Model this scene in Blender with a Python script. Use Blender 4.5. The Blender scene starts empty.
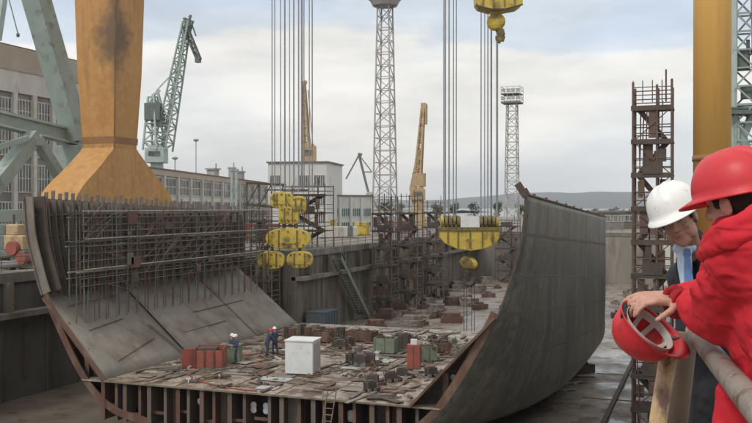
import bpy, bmesh, math, random
from mathutils import Vector, Matrix, noise as mnoise
R_ = random.Random(7)
SC = bpy.context.scene
COL = SC.collection
rad = math.radians

# ------------------------------------------------------------------ camera
FPX, W0, H0 = 877.0, 752.0, 423.0
YAW, PITCH, CAMZ = rad(20.3), math.atan((211.5-207)/877.0), 1.6
cam_d = bpy.data.cameras.new('camera'); cam = bpy.data.objects.new('camera', cam_d); COL.objects.link(cam)
cam_d.sensor_width = 36; cam_d.lens = 36*FPX/W0; cam_d.clip_start = 0.1; cam_d.clip_end = 30000
cam.location = (0, 0, CAMZ); cam.rotation_euler = (math.pi/2-PITCH, 0, YAW)
SC.camera = cam
F2 = Vector((-math.sin(YAW), math.cos(YAW), 0)); RT = Vector((math.cos(YAW), math.sin(YAW), 0)); UP = Vector((0, 0, 1))
FW = (F2*math.cos(PITCH) - UP*math.sin(PITCH)); UPC = (UP*math.cos(PITCH) + F2*math.sin(PITCH))
CAM = Vector((0, 0, CAMZ))
def ray(u, v): return FW + RT*((u-376)/FPX) + UPC*((211.5-v)/FPX)
def atd(u, v, d): return CAM + ray(u, v)*d
def atX(u, v, X): r = ray(u, v); return CAM + r*(X/r.x)
def atY(u, v, Y): r = ray(u, v); return CAM + r*(Y/r.y)
def atZ(u, v, Z): r = ray(u, v); return CAM + r*((Z-CAMZ)/r.z)
def CV(cr, cf, cu): return RT*cr + F2*cf + UP*cu

QZ, FZ, DZ = -3.3, -12.5, -8.5      # quay, dock floor, tank top levels

# ------------------------------------------------------------------ mesh builder
class MB:
    def __init__(s): s.v = []; s.f = []
    def add(s, vs, fs):
        n = len(s.v); s.v += [Vector(p) for p in vs]; s.f += [tuple(i+n for i in f) for f in fs]; return s
    def box(s, c, size, rz=0.0, m=None):
        hx, hy, hz = size[0]/2, size[1]/2, size[2]/2
        M = m if m is not None else Matrix.Rotation(rz, 3, 'Z')
        c = Vector(c)
        vs = [c + M @ Vector((x*hx, y*hy, z*hz)) for x in (-1, 1) for y in (-1, 1) for z in (-1, 1)]
        return s.add(vs, [(0,1,3,2),(4,6,7,5),(0,4,5,1),(2,3,7,6),(0,2,6,4),(1,5,7,3)])
    def bx(s, x0, x1, y0, y1, z0, z1):
        return s.box(((x0+x1)/2,(y0+y1)/2,(z0+z1)/2), (abs(x1-x0),abs(y1-y0),abs(z1-z0)))
    def beam(s, p, q, w, h=None):
        p, q = Vector(p), Vector(q); h = h or w; d = q-p; L = d.length
        if L < 1e-6: return s
        z = d/L; up = Vector((0,0,1)) if abs(z.z) < .95 else Vector((0,1,0))
        x = up.cross(z).normalized(); y = z.cross(x)
        M = Matrix((x, y, z)).transposed()
        return s.box((p+q)/2, (w, h, L), m=M)
    def tube(s, p, q, r1, r2=None, n=8, caps=True):
        p, q = Vector(p), Vector(q); r2 = r1 if r2 is None else r2; z = (q-p).normalized()
        up = Vector((0,0,1)) if abs(z.z) < .95 else Vector((0,1,0))
        x = up.cross(z).normalized(); y = z.cross(x); vs = []
        for c, r in ((p, r1), (q, r2)):
            for i in range(n):
                a = 2*math.pi*i/n; vs.append(c + x*(r*math.cos(a)) + y*(r*math.sin(a)))
        fs = [(i, (i+1) % n, n+(i+1) % n, n+i) for i in range(n)]
        if caps: fs += [tuple(reversed(range(n))), tuple(range(n, 2*n))]
        return s.add(vs, fs)
    def path(s, pts, r, n=8):
        for a, b in zip(pts[:-1], pts[1:]): s.tube(a, b, r, r, n)
        return s
    def ell(s, c, rr, m=None, nu=16, nv=10):
        c = Vector(c); M = m or Matrix.Identity(3)
        vs = [c + M @ Vector((0,0,rr[2]))]
        for j in range(1, nv):
            t = math.pi*j/nv
            for i in range(nu):
                a = 2*math.pi*i/nu
                vs.append(c + M @ Vector((rr[0]*math.sin(t)*math.cos(a), rr[1]*math.sin(t)*math.sin(a), rr[2]*math.cos(t))))
        vs.append(c + M @ Vector((0,0,-rr[2]))); last = len(vs)-1; fs = []
        for i in range(nu):
            fs.append((0, 1+i, 1+(i+1) % nu))
            fs.append((last, last-nu+(i+1) % nu, last-nu+i))
        for j in range(nv-2):
            for i in range(nu):
                a = 1+j*nu+i; b = 1+j*nu+(i+1) % nu; fs.append((a, a+nu, b+nu, b))
        return s.add(vs, fs)
    def cap(s, p, q, r1, r2, n=14):
        s.tube(p, q, r1, r2, n); s.ell(p, (r1,)*3, nu=n, nv=8); s.ell(q, (r2,)*3, nu=n, nv=8); return s
    def limb(s, pts, rs, n=14):
        for i in range(len(pts)-1): s.cap(Vector(pts[i]), Vector(pts[i+1]), rs[i], rs[i+1], n)
        return s
    def prism(s, poly, y0, y1):          # polygon in (x,z), extruded along y
        n = len(poly); vs = [(x, y0, z) for x, z in poly] + [(x, y1, z) for x, z in poly]
        return s.add(vs, [tuple(range(n)), tuple(reversed(range(n, 2*n)))] + [(i, i+n, (i+1) % n+n, (i+1) % n) for i in range(n)])
    def grid(s, rows):                   # rows of points -> quads
        n = len(s.v); w = len(rows[0])
        for r in rows: s.v += [Vector(p) for p in r]
        for j in range(len(rows)-1):
            for i in range(w-1):
                a = n+j*w+i; s.f.append((a, a+1, a+w+1, a+w))
        return s
    def loft(s, rings, caps=True):
        n = len(s.v); w = len(rings[0])
        for r in rings: s.v += [Vector(p) for p in r]
        for j in range(len(rings)-1):
            for i in range(w):
                a = n+j*w+i; b = n+j*w+(i+1) % w; s.f.append((a, b, b+w, a+w))
        if caps:
            s.f.append(tuple(reversed(range(n, n+w)))); k = n+(len(rings)-1)*w; s.f.append(tuple(range(k, k+w)))
        return s
    def mesh(s, name, off=None):
        me = bpy.data.meshes.new(name); o = off or Vector((0,0,0))
        me.from_pydata([tuple(v-o) for v in s.v], [], s.f); me.update()
        bm = bmesh.new(); bm.from_mesh(me); bmesh.ops.recalc_face_normals(bm, faces=bm.faces); bm.to_mesh(me); bm.free()
        return me
    def split(s, name, mat, parent):         # one object per connected piece
        par = list(range(len(s.v)))
        def find(i):
            while par[i] != i: par[i] = par[par[i]]; i = par[i]
            return i
        for f in s.f:
            for i in f[1:]: par[find(i)] = find(f[0])
        gr = {}
        for f in s.f: gr.setdefault(find(f[0]), []).append(f)
        for fs in gr.values():
            ids = sorted({i for f in fs for i in f}); mp_ = {j: k for k, j in enumerate(ids)}
            MB().add([s.v[i] for i in ids], [tuple(mp_[i] for i in f) for f in fs]).build(name, mat, parent)
    def build(s, name, mat, parent=None, smooth=False, solid=0, bevel=0):
        off = world_loc(parent) if parent else Vector((0,0,0))
        me = s.mesh(name, off); o = bpy.data.objects.new(name, me); COL.objects.link(o)
        if parent: o.parent = parent
        me.materials.append(mat)
        if smooth: me.polygons.foreach_set('use_smooth', [True]*len(me.polygons))
        if solid: md = o.modifiers.new('solid', 'SOLIDIFY'); md.thickness = solid; md.offset = 0
        if bevel: md = o.modifiers.new('bevel', 'BEVEL'); md.width = bevel; md.segments = 2; md.limit_method = 'ANGLE'
        return o

def world_loc(o):
    v = Vector((0,0,0))
    while o: v = v + Vector(o.location); o = o.parent
    return v
def tag(o, label=None, cat=None, group=None, kind=None):
    if label: o['label'] = label
    if cat: o['category'] = cat
    if group: o['group'] = group
    if kind: o['kind'] = kind
    return o
def thing(name, loc, label, cat, group=None):
    o = bpy.data.objects.new(name, None); COL.objects.link(o); o.location = loc; o.empty_display_size = .3
    return tag(o, label, cat, group)
def single(name, mb, mat, loc, label, cat, group=None, smooth=False, bevel=0, solid=0):
    """one-mesh thing with its origin at loc"""
    me = mb.mesh(name, Vector(loc)); o = bpy.data.objects.new(name, me); COL.objects.link(o); o.location = loc
    me.materials.append(mat)
    if smooth: me.polygons.foreach_set('use_smooth', [True]*len(me.polygons))
    if bevel: md = o.modifiers.new('bevel', 'BEVEL'); md.width = bevel; md.segments = 2; md.limit_method = 'ANGLE'
    if solid: md = o.modifiers.new('solid', 'SOLIDIFY'); md.thickness = solid; md.offset = 0
    return tag(o, label, cat, group)
def struct(name, mb, mat, smooth=False): return tag(mb.build(name, mat, None, smooth), kind='structure')
def copy_tree(o, parent=None):
    c = o.copy(); COL.objects.link(c)
    c.parent = parent
    for ch in list(o.children): copy_tree(ch, c)
    return c
def remeshed(name, mb, voxel, mat, parent=None, smooth=6, disp=None, loc=None, fac=.5):
    off = Vector(loc) if loc is not None else world_loc(parent)
    me = mb.mesh(name+'_src', off); o = bpy.data.objects.new(name+'_src', me); COL.objects.link(o)
    m = o.modifiers.new('r', 'REMESH'); m.mode = 'VOXEL'; m.voxel_size = voxel
    m = o.modifiers.new('s', 'SMOOTH'); m.factor = fac; m.iterations = smooth
    if disp:
        for k, (size, st) in enumerate(disp):
            tx = bpy.data.textures.new(name+'_tx', 'CLOUDS'); tx.noise_scale = size; tx.noise_depth = 2
            m = o.modifiers.new('d', 'DISPLACE'); m.texture = tx; m.strength = st; m.mid_level = .5; m.texture_coords = 'LOCAL'
    dg = bpy.context.evaluated_depsgraph_get(); dg.update()
    nm = bpy.data.meshes.new_from_object(o.evaluated_get(dg)); nm.name = name
    bpy.data.objects.remove(o); bpy.data.meshes.remove(me)
    nm.materials.clear(); nm.materials.append(mat)
    nm.polygons.foreach_set('use_smooth', [True]*len(nm.polygons))
    r = bpy.data.objects.new(name, nm); COL.objects.link(r)
    if parent: r.parent = parent
    else: r.location = off
    return r

# ------------------------------------------------------------------ materials
def lin(c):
    return tuple(((x/255)/12.92 if x/255 <= .04045 else ((x/255+.055)/1.055)**2.4) for x in c) + (1,)
def mat(name, c1, c2=None, scale=2.0, stain=None, st=(.55, .7), sscale=1.0, streak=1.0, rough=.7, metal=0, bump=0.0, bscale=30, rmin=None, fine=None, coat=0, spec=.5):
    """c1/c2: linear base colours mixed by noise; stain: third colour over blotches (streak<1 stretches them down)"""
    m = bpy.data.materials.new(name); m.use_nodes = True; nt = m.node_tree; N, L = nt.nodes, nt.links
    b = N['Principled BSDF']; tc = N.new('ShaderNodeTexCoord')
    def noise(sc, zs=1.0, det=5, off=0):
        mp = N.new('ShaderNodeMapping'); mp.inputs['Scale'].default_value = (sc, sc, sc*zs); mp.inputs['Location'].default_value = (off, off*.7, off*1.3)
        n = N.new('ShaderNodeTexNoise'); n.inputs['Scale'].default_value = 1; n.inputs['Detail'].default_value = det; n.inputs['Roughness'].default_value = .62
        L.new(tc.outputs['Object'], mp.inputs['Vector']); L.new(mp.outputs['Vector'], n.inputs['Vector']); return n
    def mix(f, a, bb):
        x = N.new('ShaderNodeMix'); x.data_type = 'RGBA'; L.new(f, x.inputs[0])
        for k, val in ((6, a), (7, bb)):
            if isinstance(val, tuple): x.inputs[k].default_value = val
            else: L.new(val, x.inputs[k])
        return x.outputs[2]
    def ramp(src, a, bb):
        r = N.new('ShaderNodeMapRange'); r.inputs[1].default_value = a; r.inputs[2].default_value = bb; L.new(src, r.inputs[0]); return r.outputs[0]
    c4 = lambda c: tuple(c[:3])+(1,)
    col = c4(c1)
    if c2:
        n = noise(scale, streak); col = mix(ramp(n.outputs[0], .35, .65), col, c4(c2))
    if fine:
        n = noise(fine[0], 1, 3, 5.1); col = mix(ramp(n.outputs[0], .45, .7), col, c4(fine[1]))
    if stain:
        n = noise(sscale, streak, 6, 11.3); fac = ramp(n.outputs[0], *st); col = mix(fac, col, c4(stain))
    if isinstance(col, tuple): b.inputs['Base Color'].default_value = col
    else: L.new(col, b.inputs['Base Color'])
    b.inputs['Roughness'].default_value = rough; b.inputs['Metallic'].default_value = metal; b.inputs['Specular IOR Level'].default_value = spec
    if rmin is not None:
        n = noise(sscale*.7, 1, 4, 3.3); L.new(ramp2(nt, n.outputs[0], .38, .6, rmin, rough), b.inputs['Roughness'])
    if coat: b.inputs['Coat Weight'].default_value = coat; b.inputs['Coat Roughness'].default_value = .15
    if bump:
        n = noise(bscale, 1, 4, 1.7); bp = N.new('ShaderNodeBump'); bp.inputs['Strength'].default_value = bump; bp.inputs['Distance'].default_value = .02
        L.new(n.outputs[0], bp.inputs['Height']); L.new(bp.outputs[0], b.inputs['Normal'])
    return m
def ramp2(nt, src, a, b, c, d):
    r = nt.nodes.new('ShaderNodeMapRange')
    for i, x in enumerate((a, b, c, d)): r.inputs[i+1].default_value = x
    nt.links.new(src, r.inputs[0]); return r.outputs[0]

M = {}
M['concrete'] = mat('concrete', (.23,.21,.18), (.14,.13,.11), .35, stain=(.06,.052,.045), st=(.5,.72), sscale=.5, streak=.25, rough=.9, bump=.4, bscale=3)
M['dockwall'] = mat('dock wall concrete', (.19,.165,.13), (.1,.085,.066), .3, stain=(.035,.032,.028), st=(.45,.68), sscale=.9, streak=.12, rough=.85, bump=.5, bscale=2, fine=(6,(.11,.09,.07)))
M['floor'] = mat('dock floor', (.2,.17,.145), (.3,.27,.24), .25, stain=(.09,.06,.045), st=(.46,.68), sscale=.35, rough=.7, rmin=.12, bump=.3, bscale=2, fine=(2.5,(.13,.1,.08)))
M['quay'] = mat('quay ground', (.16,.15,.13), (.22,.2,.17), .1, stain=(.1,.09,.08), sscale=.3, rough=.9, bump=.3, bscale=2)
M['hull'] = mat('hull plate primer', (.064,.07,.062), (.175,.172,.15), .8, stain=(.13,.09,.06), st=(.55,.8), sscale=.7, streak=.14, rough=.42, metal=.1, bump=.3, bscale=1.2, fine=(2.2,(.07,.066,.056)))
M['seam'] = mat('rust stained weld', (.085,.072,.058), (.11,.085,.065), 1.2, stain=(.07,.062,.052), sscale=.8, rough=.7)
M['inner'] = mat('inner plate steel', (.16,.145,.118), (.25,.225,.185), .33, stain=(.115,.075,.05), st=(.47,.72), sscale=.45, streak=.6, rough=.7, metal=0, bump=.15, bscale=2, fine=(1.5,(.19,.185,.165)))
M['darkwall'] = mat('dark dock wall', (.11,.1,.082), (.06,.054,.045), .3, stain=(.025,.023,.02), st=(.5,.7), sscale=.8, streak=.12, rough=.8, bump=.5, bscale=2)  # darker variant of the dock wall concrete
M['darkfloor'] = mat('dark brown floor', (.085,.062,.045), (.14,.11,.085), .4, stain=(.05,.036,.028), sscale=.6, rough=.6, bump=.5, bscale=2)
M['skin2'] = mat('weathered skin', (.4,.21,.15), (.33,.16,.115), 30, rough=.5, bump=.3, bscale=220)
M['deck'] = mat('tank top plate', (.27,.22,.165), (.44,.385,.31), .55, stain=(.085,.05,.035), st=(.44,.6), sscale=.9, rough=.6, rmin=.25, bump=.3, bscale=4, fine=(5,(.15,.11,.085)))
M['rust'] = mat('rusty steel', (.13,.062,.04), (.085,.05,.038), .8, stain=(.19,.13,.1), st=(.5,.75), sscale=1.3, streak=.4, rough=.8, bump=.4, bscale=6)
M['webs'] = mat('web plate', (.1,.07,.055), (.14,.12,.1), .7, stain=(.16,.07,.045), st=(.5,.7), sscale=.9, streak=.3, rough=.75, bump=.3, bscale=5)
M['orangelit'] = mat('lit ochre crane paint', (.7,.4,.1), (.63,.35,.09), .4, stain=(.34,.17,.06), st=(.6,.85), sscale=.8, streak=.1, rough=.5)  # same ochre as the square leg, brightened in colour to look lit
M['darksteel'] = mat('dark steel', (.05,.043,.036), (.09,.068,.052), 1.5, stain=(.12,.055,.035), st=(.55,.75), sscale=2, rough=.75)
M['frame'] = mat('hull frame steel', (.1,.09,.075), (.16,.145,.12), .9, stain=(.12,.06,.04), st=(.5,.72), sscale=1.5, rough=.7)
M['scaf'] = mat('scaffold tube', (.1,.085,.07), (.15,.135,.12), 1.2, stain=(.14,.055,.035), st=(.52,.7), sscale=.9, rough=.7)
M['scafrust'] = mat('brown scaffold', (.09,.055,.042), (.14,.09,.07), 1.2, stain=(.2,.17,.15), st=(.58,.72), sscale=1.4, rough=.75)
M['plank'] = mat('weathered planks', (.22,.18,.13), (.13,.105,.08), 2.5, rough=.9)
M['orange'] = mat('ochre crane paint', (.47,.24,.062), (.4,.2,.054), .3, stain=(.22,.115,.05), st=(.55,.82), sscale=.9, streak=.1, rough=.55, bump=.12, bscale=1, fine=(1.6,(.5,.27,.1)))
def add_smudge(m, c, sc_, colr, thr=1.0):
    nt = m.node_tree; N, L = nt.nodes, nt.links; b = N['Principled BSDF']; src = b.inputs['Base Color'].links[0].from_socket
    tc = N.new('ShaderNodeTexCoord'); mp = N.new('ShaderNodeMapping'); mp.vector_type = 'TEXTURE'; mp.inputs['Location'].default_value = c; mp.inputs['Scale'].default_value = sc_
    L.new(tc.outputs['Object'], mp.inputs['Vector']); ln = N.new('ShaderNodeVectorMath'); ln.operation = 'LENGTH'; L.new(mp.outputs[0], ln.inputs[0])
    ns = N.new('ShaderNodeTexNoise'); ns.inputs['Scale'].default_value = 1.3; ns.inputs['Detail'].default_value = 7; L.new(tc.outputs['Object'], ns.inputs['Vector'])
    ma = N.new('ShaderNodeMath'); ma.operation = 'MULTIPLY_ADD'; ma.inputs[1].default_value = 1.6; L.new(ns.outputs[0], ma.inputs[0]); L.new(ln.outputs['Value'], ma.inputs[2])
    mr = N.new('ShaderNodeMapRange'); mr.inputs[1].default_value = thr+.35; mr.inputs[2].default_value = thr+1.3; mr.inputs[3].default_value = .85; mr.inputs[4].default_value = 0; L.new(ma.outputs[0], mr.inputs[0])
    mx = N.new('ShaderNodeMix'); mx.data_type = 'RGBA'; L.new(mr.outputs[0], mx.inputs[0]); L.new(src, mx.inputs[6]); mx.inputs[7].default_value = colr; L.new(mx.outputs[2], b.inputs['Base Color'])
add_smudge(M['orange'], (2.1,-2.1,20.4), (1.9,1.9,2.2), (.1,.07,.045,1)); add_smudge(M['orange'], (2.3,-2.3,24), (.75,.75,7), (.15,.09,.05,1))
M['orangedk'] = mat('ochre crane band', (.3,.15,.06), (.22,.11,.05), 1, rough=.6)
M['soot'] = mat('grease stained paint', (.3,.16,.055), (.13,.08,.045), .8, streak=.3, rough=.6)
M['hookyel'] = mat('hook block yellow', (.6,.45,.075), (.5,.36,.06), 1.2, stain=(.14,.1,.04), st=(.5,.66), sscale=1.1, rough=.5, bump=.2, bscale=4)
M['hookdk'] = mat('greasy sheave', (.09,.075,.035), (.22,.17,.05), 3, rough=.6)
M['green'] = mat('grey green crane paint', (.31,.37,.34), (.26,.32,.29), .6, stain=(.13,.13,.11), st=(.55,.75), sscale=1, rough=.6)
M['palegreen'] = mat('pale green crane paint', (.42,.5,.47), (.34,.42,.39), .8, stain=(.16,.15,.13), st=(.6,.8), sscale=.8, rough=.6)
M['cranedark'] = mat('crane machinery dark', (.1,.12,.11), (.16,.18,.17), 2, rough=.7)
M['tan'] = mat('tan crane paint', (.46,.33,.19), (.38,.27,.15), .6, stain=(.2,.13,.08), sscale=1, rough=.6)
M['cable'] = mat('wire rope', (.24,.25,.27), (.32,.33,.35), 3, rough=.5, metal=.4)
M['galv'] = mat('galvanised lattice', (.34,.33,.32), (.42,.41,.4), 1, stain=(.3,.2,.17), st=(.55,.7), sscale=.4, rough=.6)
M['cream'] = mat('cream wall', (.6,.58,.53), (.52,.5,.45), .25, stain=(.28,.26,.22), st=(.55,.75), sscale=.5, streak=.3, rough=.85)
M['parapet'] = mat('weathered parapet', (.45,.37,.3), (.36,.3,.25), .2, stain=(.4,.37,.33), sscale=.3, rough=.9)
M['fascia'] = mat('pale fascia panel', (.62,.6,.56), (.5,.48,.45), .3, stain=(.2,.19,.17), sscale=.5, streak=.3, rough=.85)
M['offwhite'] = mat('off white render', (.62,.62,.6), (.55,.55,.53), .4, stain=(.4,.4,.38), sscale=.4, streak=.3, rough=.8)
M['brickdk'] = mat('dark hall wall', (.2,.185,.165), (.28,.26,.235), .5, rough=.9)
M['glass'] = mat('window glass', (.08,.085,.085), (.2,.21,.2), .8, rough=.12)
M['glassgreen'] = mat('green tinted window glass', (.08,.15,.14), (.13,.2,.18), .7, rough=.15)
M['mullion'] = mat('window frame', (.6,.59,.55), (.48,.46,.42), 1, rough=.8)
M['roof'] = mat('roof felt', (.14,.12,.1), (.2,.17,.14), .3, rough=.95)
M['white'] = mat('white paint', (.68,.69,.68), (.58,.6,.6), 1.6, stain=(.36,.36,.34), st=(.58,.8), sscale=1.2, rough=.6)
M['redpaint'] = mat('faded red paint', (.32,.08,.055), (.22,.065,.045), 1.5, stain=(.16,.08,.06), sscale=2, rough=.6)
M['binGreen'] = mat('dull green paint', (.14,.18,.12), (.18,.21,.16), 2, stain=(.12,.08,.06), sscale=2, rough=.7)
M['bluepaint'] = mat('dull blue paint', (.06,.075,.09), (.08,.09,.1), 2, rough=.6)
M['coverall'] = mat('navy work cloth', (.035,.05,.095), (.05,.066,.115), 4, rough=.95)
M['coverall_grey'] = mat('grey work cloth', (.12,.13,.14), (.08,.09,.1), 4, rough=.95)
M['skin'] = mat('skin', (.56,.34,.26), (.48,.25,.18), 30, rough=.5, bump=.3, bscale=220, fine=(90,(.5,.24,.18)))
M['endwall'] = mat('pale end wall concrete', (.3,.27,.23), (.22,.2,.17), .3, stain=(.1,.085,.07), st=(.5,.75), sscale=.6, streak=.2, rough=.85, bump=.3, bscale=2)
M['hillhazy'] = mat('haze blue wooded hill', (.045,.06,.07), (.06,.075,.08), .004, rough=1)  # blue of the distant haze mixed into the forest colour
M['leaf'] = mat('dark foliage', (.045,.06,.03), (.075,.09,.045), .5, rough=.9)
M['bark'] = mat('bark', (.1,.08,.06), rough=.95)
M['redhelmet'] = mat('red helmet plastic', (.62,.03,.04), (.56,.026,.036), 6, fine=(60,(.5,.035,.04)), rough=.42, spec=.4, stain=(.34,.035,.035), st=(.58,.7), sscale=18, bump=.04, bscale=60)
M['whitehelmet'] = mat('white helmet plastic', (.76,.76,.73), (.7,.7,.67), 8, rough=.4, stain=(.5,.49,.45), st=(.62,.75), sscale=16)
M['webbing'] = mat('helmet suspension webbing', (.6,.58,.54), (.45,.43,.4), 20, rough=.7)
M['redcloth'] = mat('red jacket cloth', (.58,.024,.036), (.50,.018,.03), 3, rough=.85, bump=.12, bscale=420, spec=.25, fine=(40,(.55,.022,.034)))
def creases(m):
    nt = m.node_tree; N, L = nt.nodes, nt.links; b = N['Principled BSDF']; old = b.inputs['Normal'].links[0].from_node
    tc = N.new('ShaderNodeTexCoord'); mp = N.new('ShaderNodeMapping'); mp.inputs['Rotation'].default_value = (.5,.3,.7); mp.inputs['Scale'].default_value = (7,13,19)
    n = N.new('ShaderNodeTexNoise'); n.inputs['Scale'].default_value = 1; n.inputs['Detail'].default_value = 3; n.inputs['Distortion'].default_value = .8; n.noise_type = 'RIDGED_MULTIFRACTAL'
    bp = N.new('ShaderNodeBump'); bp.inputs['Strength'].default_value = .8; bp.inputs['Distance'].default_value = .018
    L.new(tc.outputs['Object'], mp.inputs[0]); L.new(mp.outputs[0], n.inputs['Vector']); L.new(n.outputs[0], bp.inputs['Height']); L.new(bp.outputs[0], old.inputs['Normal'])
creases(M['redcloth'])
M['redtrim'] = mat('red rib knit', (.4,.014,.022), (.33,.012,.02), 60, rough=.95, bump=.6, bscale=250)
M['blackcloth'] = mat('black cloth', (.012,.013,.016), (.02,.021,.025), 10, rough=.95, bump=.3, bscale=150)
M['darksuit'] = mat('dark suit cloth', (.02,.023,.03), (.03,.034,.042), 10, rough=.9, bump=.3, bscale=150)
M['shirt'] = mat('pale blue shirt', (.5,.6,.72), (.45,.54,.66), 20, rough=.9)
M['tie'] = mat('blue tie', (.08,.16,.36), (.12,.22,.45), 60, rough=.6)
M['hair'] = mat('dark hair', (.012,.009,.008), (.025,.018,.014), 200, rough=.6, bump=.5, bscale=400)
M['eye'] = mat('eye', (.25,.2,.17), rough=.2)
M['lips'] = mat('lips', (.35,.13,.1), rough=.5)
M['railpaint'] = mat('pale worn rail paint', (.33,.29,.25), (.25,.21,.175), 7, stain=(.13,.075,.05), st=(.52,.64), sscale=9, rough=.6, bump=.5, bscale=60, fine=(40,(.3,.25,.21)))
M['pinkpost'] = mat('flaking pink and yellow post paint', (.5,.32,.27), (.5,.37,.15), 9, stain=(.17,.1,.07), st=(.48,.6), sscale=11, streak=.4, rough=.7, bump=.5, bscale=60)
M['brownpost'] = mat('dark brown post', (.085,.055,.035), (.15,.11,.06), 6, stain=(.04,.03,.022), sscale=8, streak=.3, rough=.6, bump=.4, bscale=60)
M['water'] = mat('sea water', (.05,.075,.08), (.06,.09,.095), .01, rough=.18)
M['puddle'] = mat('wet steel sheet', (.45,.46,.46), (.34,.34,.33), 1.5, rough=.3)
# ------------------------------------------------------------------ world, sun
w = bpy.data.worlds.new('World'); SC.world = w; w.use_nodes = True
nt = w.node_tree; N, L = nt.nodes, nt.links
bg = N['Background']; bg.inputs[1].default_value = .135
sky = N.new('ShaderNodeTexSky'); sky.sky_type = 'NISHITA'; sky.sun_disc = False
SUN_EL, SUN_AZ = rad(48), rad(205)      # azimuth clockwise from +Y
sky.sun_elevation = SUN_EL; sky.sun_rotation = SUN_AZ; sky.air_density = 1.2; sky.dust_density = 3
tc = N.new('ShaderNodeTexCoord'); mp = N.new('ShaderNodeMapping'); mp.inputs['Scale'].default_value = (2.2, 2.2, 7.5)
ns = N.new('ShaderNodeTexNoise'); ns.inputs['Scale'].default_value = 1.15; ns.inputs['Detail'].default_value = 5; ns.inputs['Roughness'].default_value = .5
L.new(tc.outputs['Generated'], mp.inputs['Vector']); L.new(mp.outputs['Vector'], ns.inputs['Vector'])
sep = N.new('ShaderNodeSeparateXYZ'); L.new(tc.outputs['Generated'], sep.inputs[0])
ma = N.new('ShaderNodeMath'); ma.operation = 'MULTIPLY_ADD'; ma.inputs[1].default_value = .5; L.new(ns.outputs[0], ma.inputs[0]); L.new(sep.outputs[2], ma.inputs[2])
mr = N.new('ShaderNodeMapRange'); mr.inputs[1].default_value = .25; mr.inputs[2].default_value = .65; L.new(ma.outputs[0], mr.inputs[0])
cr = N.new('ShaderNodeValToRGB'); L.new(mr.outputs[0], cr.inputs[0]); cr.color_ramp.interpolation = 'EASE'
els = cr.color_ramp.elements; els[0].position = 0; els[0].color = lin((218,223,227))
def lf(c, f): q = lin(c); return (q[0]*f, q[1]*f, q[2]*f, 1)
def addel(p, c): e = els.new(p); e.color = lf(c, .88)
els[1].position = 1; els[1].color = lin((240,239,236))
addel(.14, (236,237,236)); addel(.3, (246,243,238)); addel(.40, (240,238,233)); addel(.5, (206,216,226)); addel(.68, (190,203,219)); addel(.8, (206,214,224))
vm = N.new('ShaderNodeVectorMath'); vm.operation = 'SCALE'; vm.inputs['Scale'].default_value = 10.1; 
mp2 = N.new('ShaderNodeMapping'); mp2.inputs['Scale'].default_value = (3.5,3.5,13); n2 = N.new('ShaderNodeTexNoise'); n2.inputs['Scale'].default_value = 1.4; n2.inputs['Detail'].default_value = 7; n2.inputs['Roughness'].default_value = .55
L.new(tc.outputs['Generated'], mp2.inputs[0]); L.new(mp2.outputs[0], n2.inputs['Vector'])
r2 = N.new('ShaderNodeMapRange'); r2.inputs[1].default_value = .3; r2.inputs[2].default_value = .7; r2.inputs[3].default_value = .82; r2.inputs[4].default_value = 1.15; L.new(n2.outputs[0], r2.inputs[0])
vv = N.new('ShaderNodeVectorMath'); vv.operation = 'SCALE'; L.new(cr.outputs[0], vv.inputs[0]); L.new(r2.outputs[0], vv.inputs['Scale']); L.new(vv.outputs[0], vm.inputs[0])
mx = N.new('ShaderNodeMix'); mx.data_type = 'RGBA'; mx.inputs[0].default_value = .93
L.new(sky.outputs[0], mx.inputs[6]); L.new(vm.outputs[0], mx.inputs[7]); L.new(mx.outputs[2], bg.inputs[0])
sd = bpy.data.lights.new('sun', 'SUN'); so = bpy.data.objects.new('sun', sd); COL.objects.link(so)
sd.energy = 1.5; sd.angle = rad(11); sd.color = (1, .96, .9); so.location = (0, 0, 60)
sdir = Vector((math.sin(SUN_AZ)*math.cos(SUN_EL), math.cos(SUN_AZ)*math.cos(SUN_EL), math.sin(SUN_EL)))
so.rotation_euler = sdir.to_track_quat('Z', 'Y').to_euler()
vs_ = SC.view_settings; vs_.view_transform = 'Standard'; vs_.look = 'None'; vs_.gamma = 1; vs_.use_curve_mapping = False; vs_.exposure = 0

XL1, XL2, YJ, YE, XR = -47.0, -41.0, 86.0, 168.0, .2
# ------------------------------------------------------------------ ground, sea, hills
def sheet(name, rects, z, m):
    b = MB()
    for x0, x1, y0, y1 in rects: b.add([(x0,y0,z),(x1,y0,z),(x1,y1,z),(x0,y1,z)], [(0,1,2,3)])
    return struct(name, b, m)
sheet('ground', [(-2500,XL1-1.6,-800,YJ+1.6),(-2500,XL2-1.6,YJ+1.6,YE+1.6),(XR+1.4,2500,-800,YE+1.6),(-2500,2500,YE+1.6,430)], QZ, M['quay'])
sheet('sea', [(-9000,9000,430,9000)], QZ-2.5, M['water'])
sheet('dock_floor', [(XL1,XR,-60,YE)], FZ, M['floor'])
sheet('darkfloor', [(XL1,-31.5,-60,73)], FZ+.006, M['darkfloor'])  # darker brown sheet over the left strip of the dock floor
b = MB(); rows = []
xs = [(-3600+i*60) for i in range(0, 95)]
def hh(x, base, amp, s): return base + amp*mnoise.noise(Vector((x*s, 3.1, 0))) + amp*.3*mnoise.noise(Vector((x*s*4, 7.1, 0)))
for k, (yy, f) in enumerate(((4300, 0), (4700, .45), (5200, 1.0), (6000, .8), (6900, .1))):
    rows.append([(x, yy+120*mnoise.noise(Vector((x*.002, k, 0))), QZ-4 + f*(52 + 48*math.exp(-((x+150)/1150)**2) + hh(x, 0, 22, .0016))) for x in xs])
b.grid(rows); struct('hills', b, M['hillhazy'], True)
b = MB(); rows = []
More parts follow.
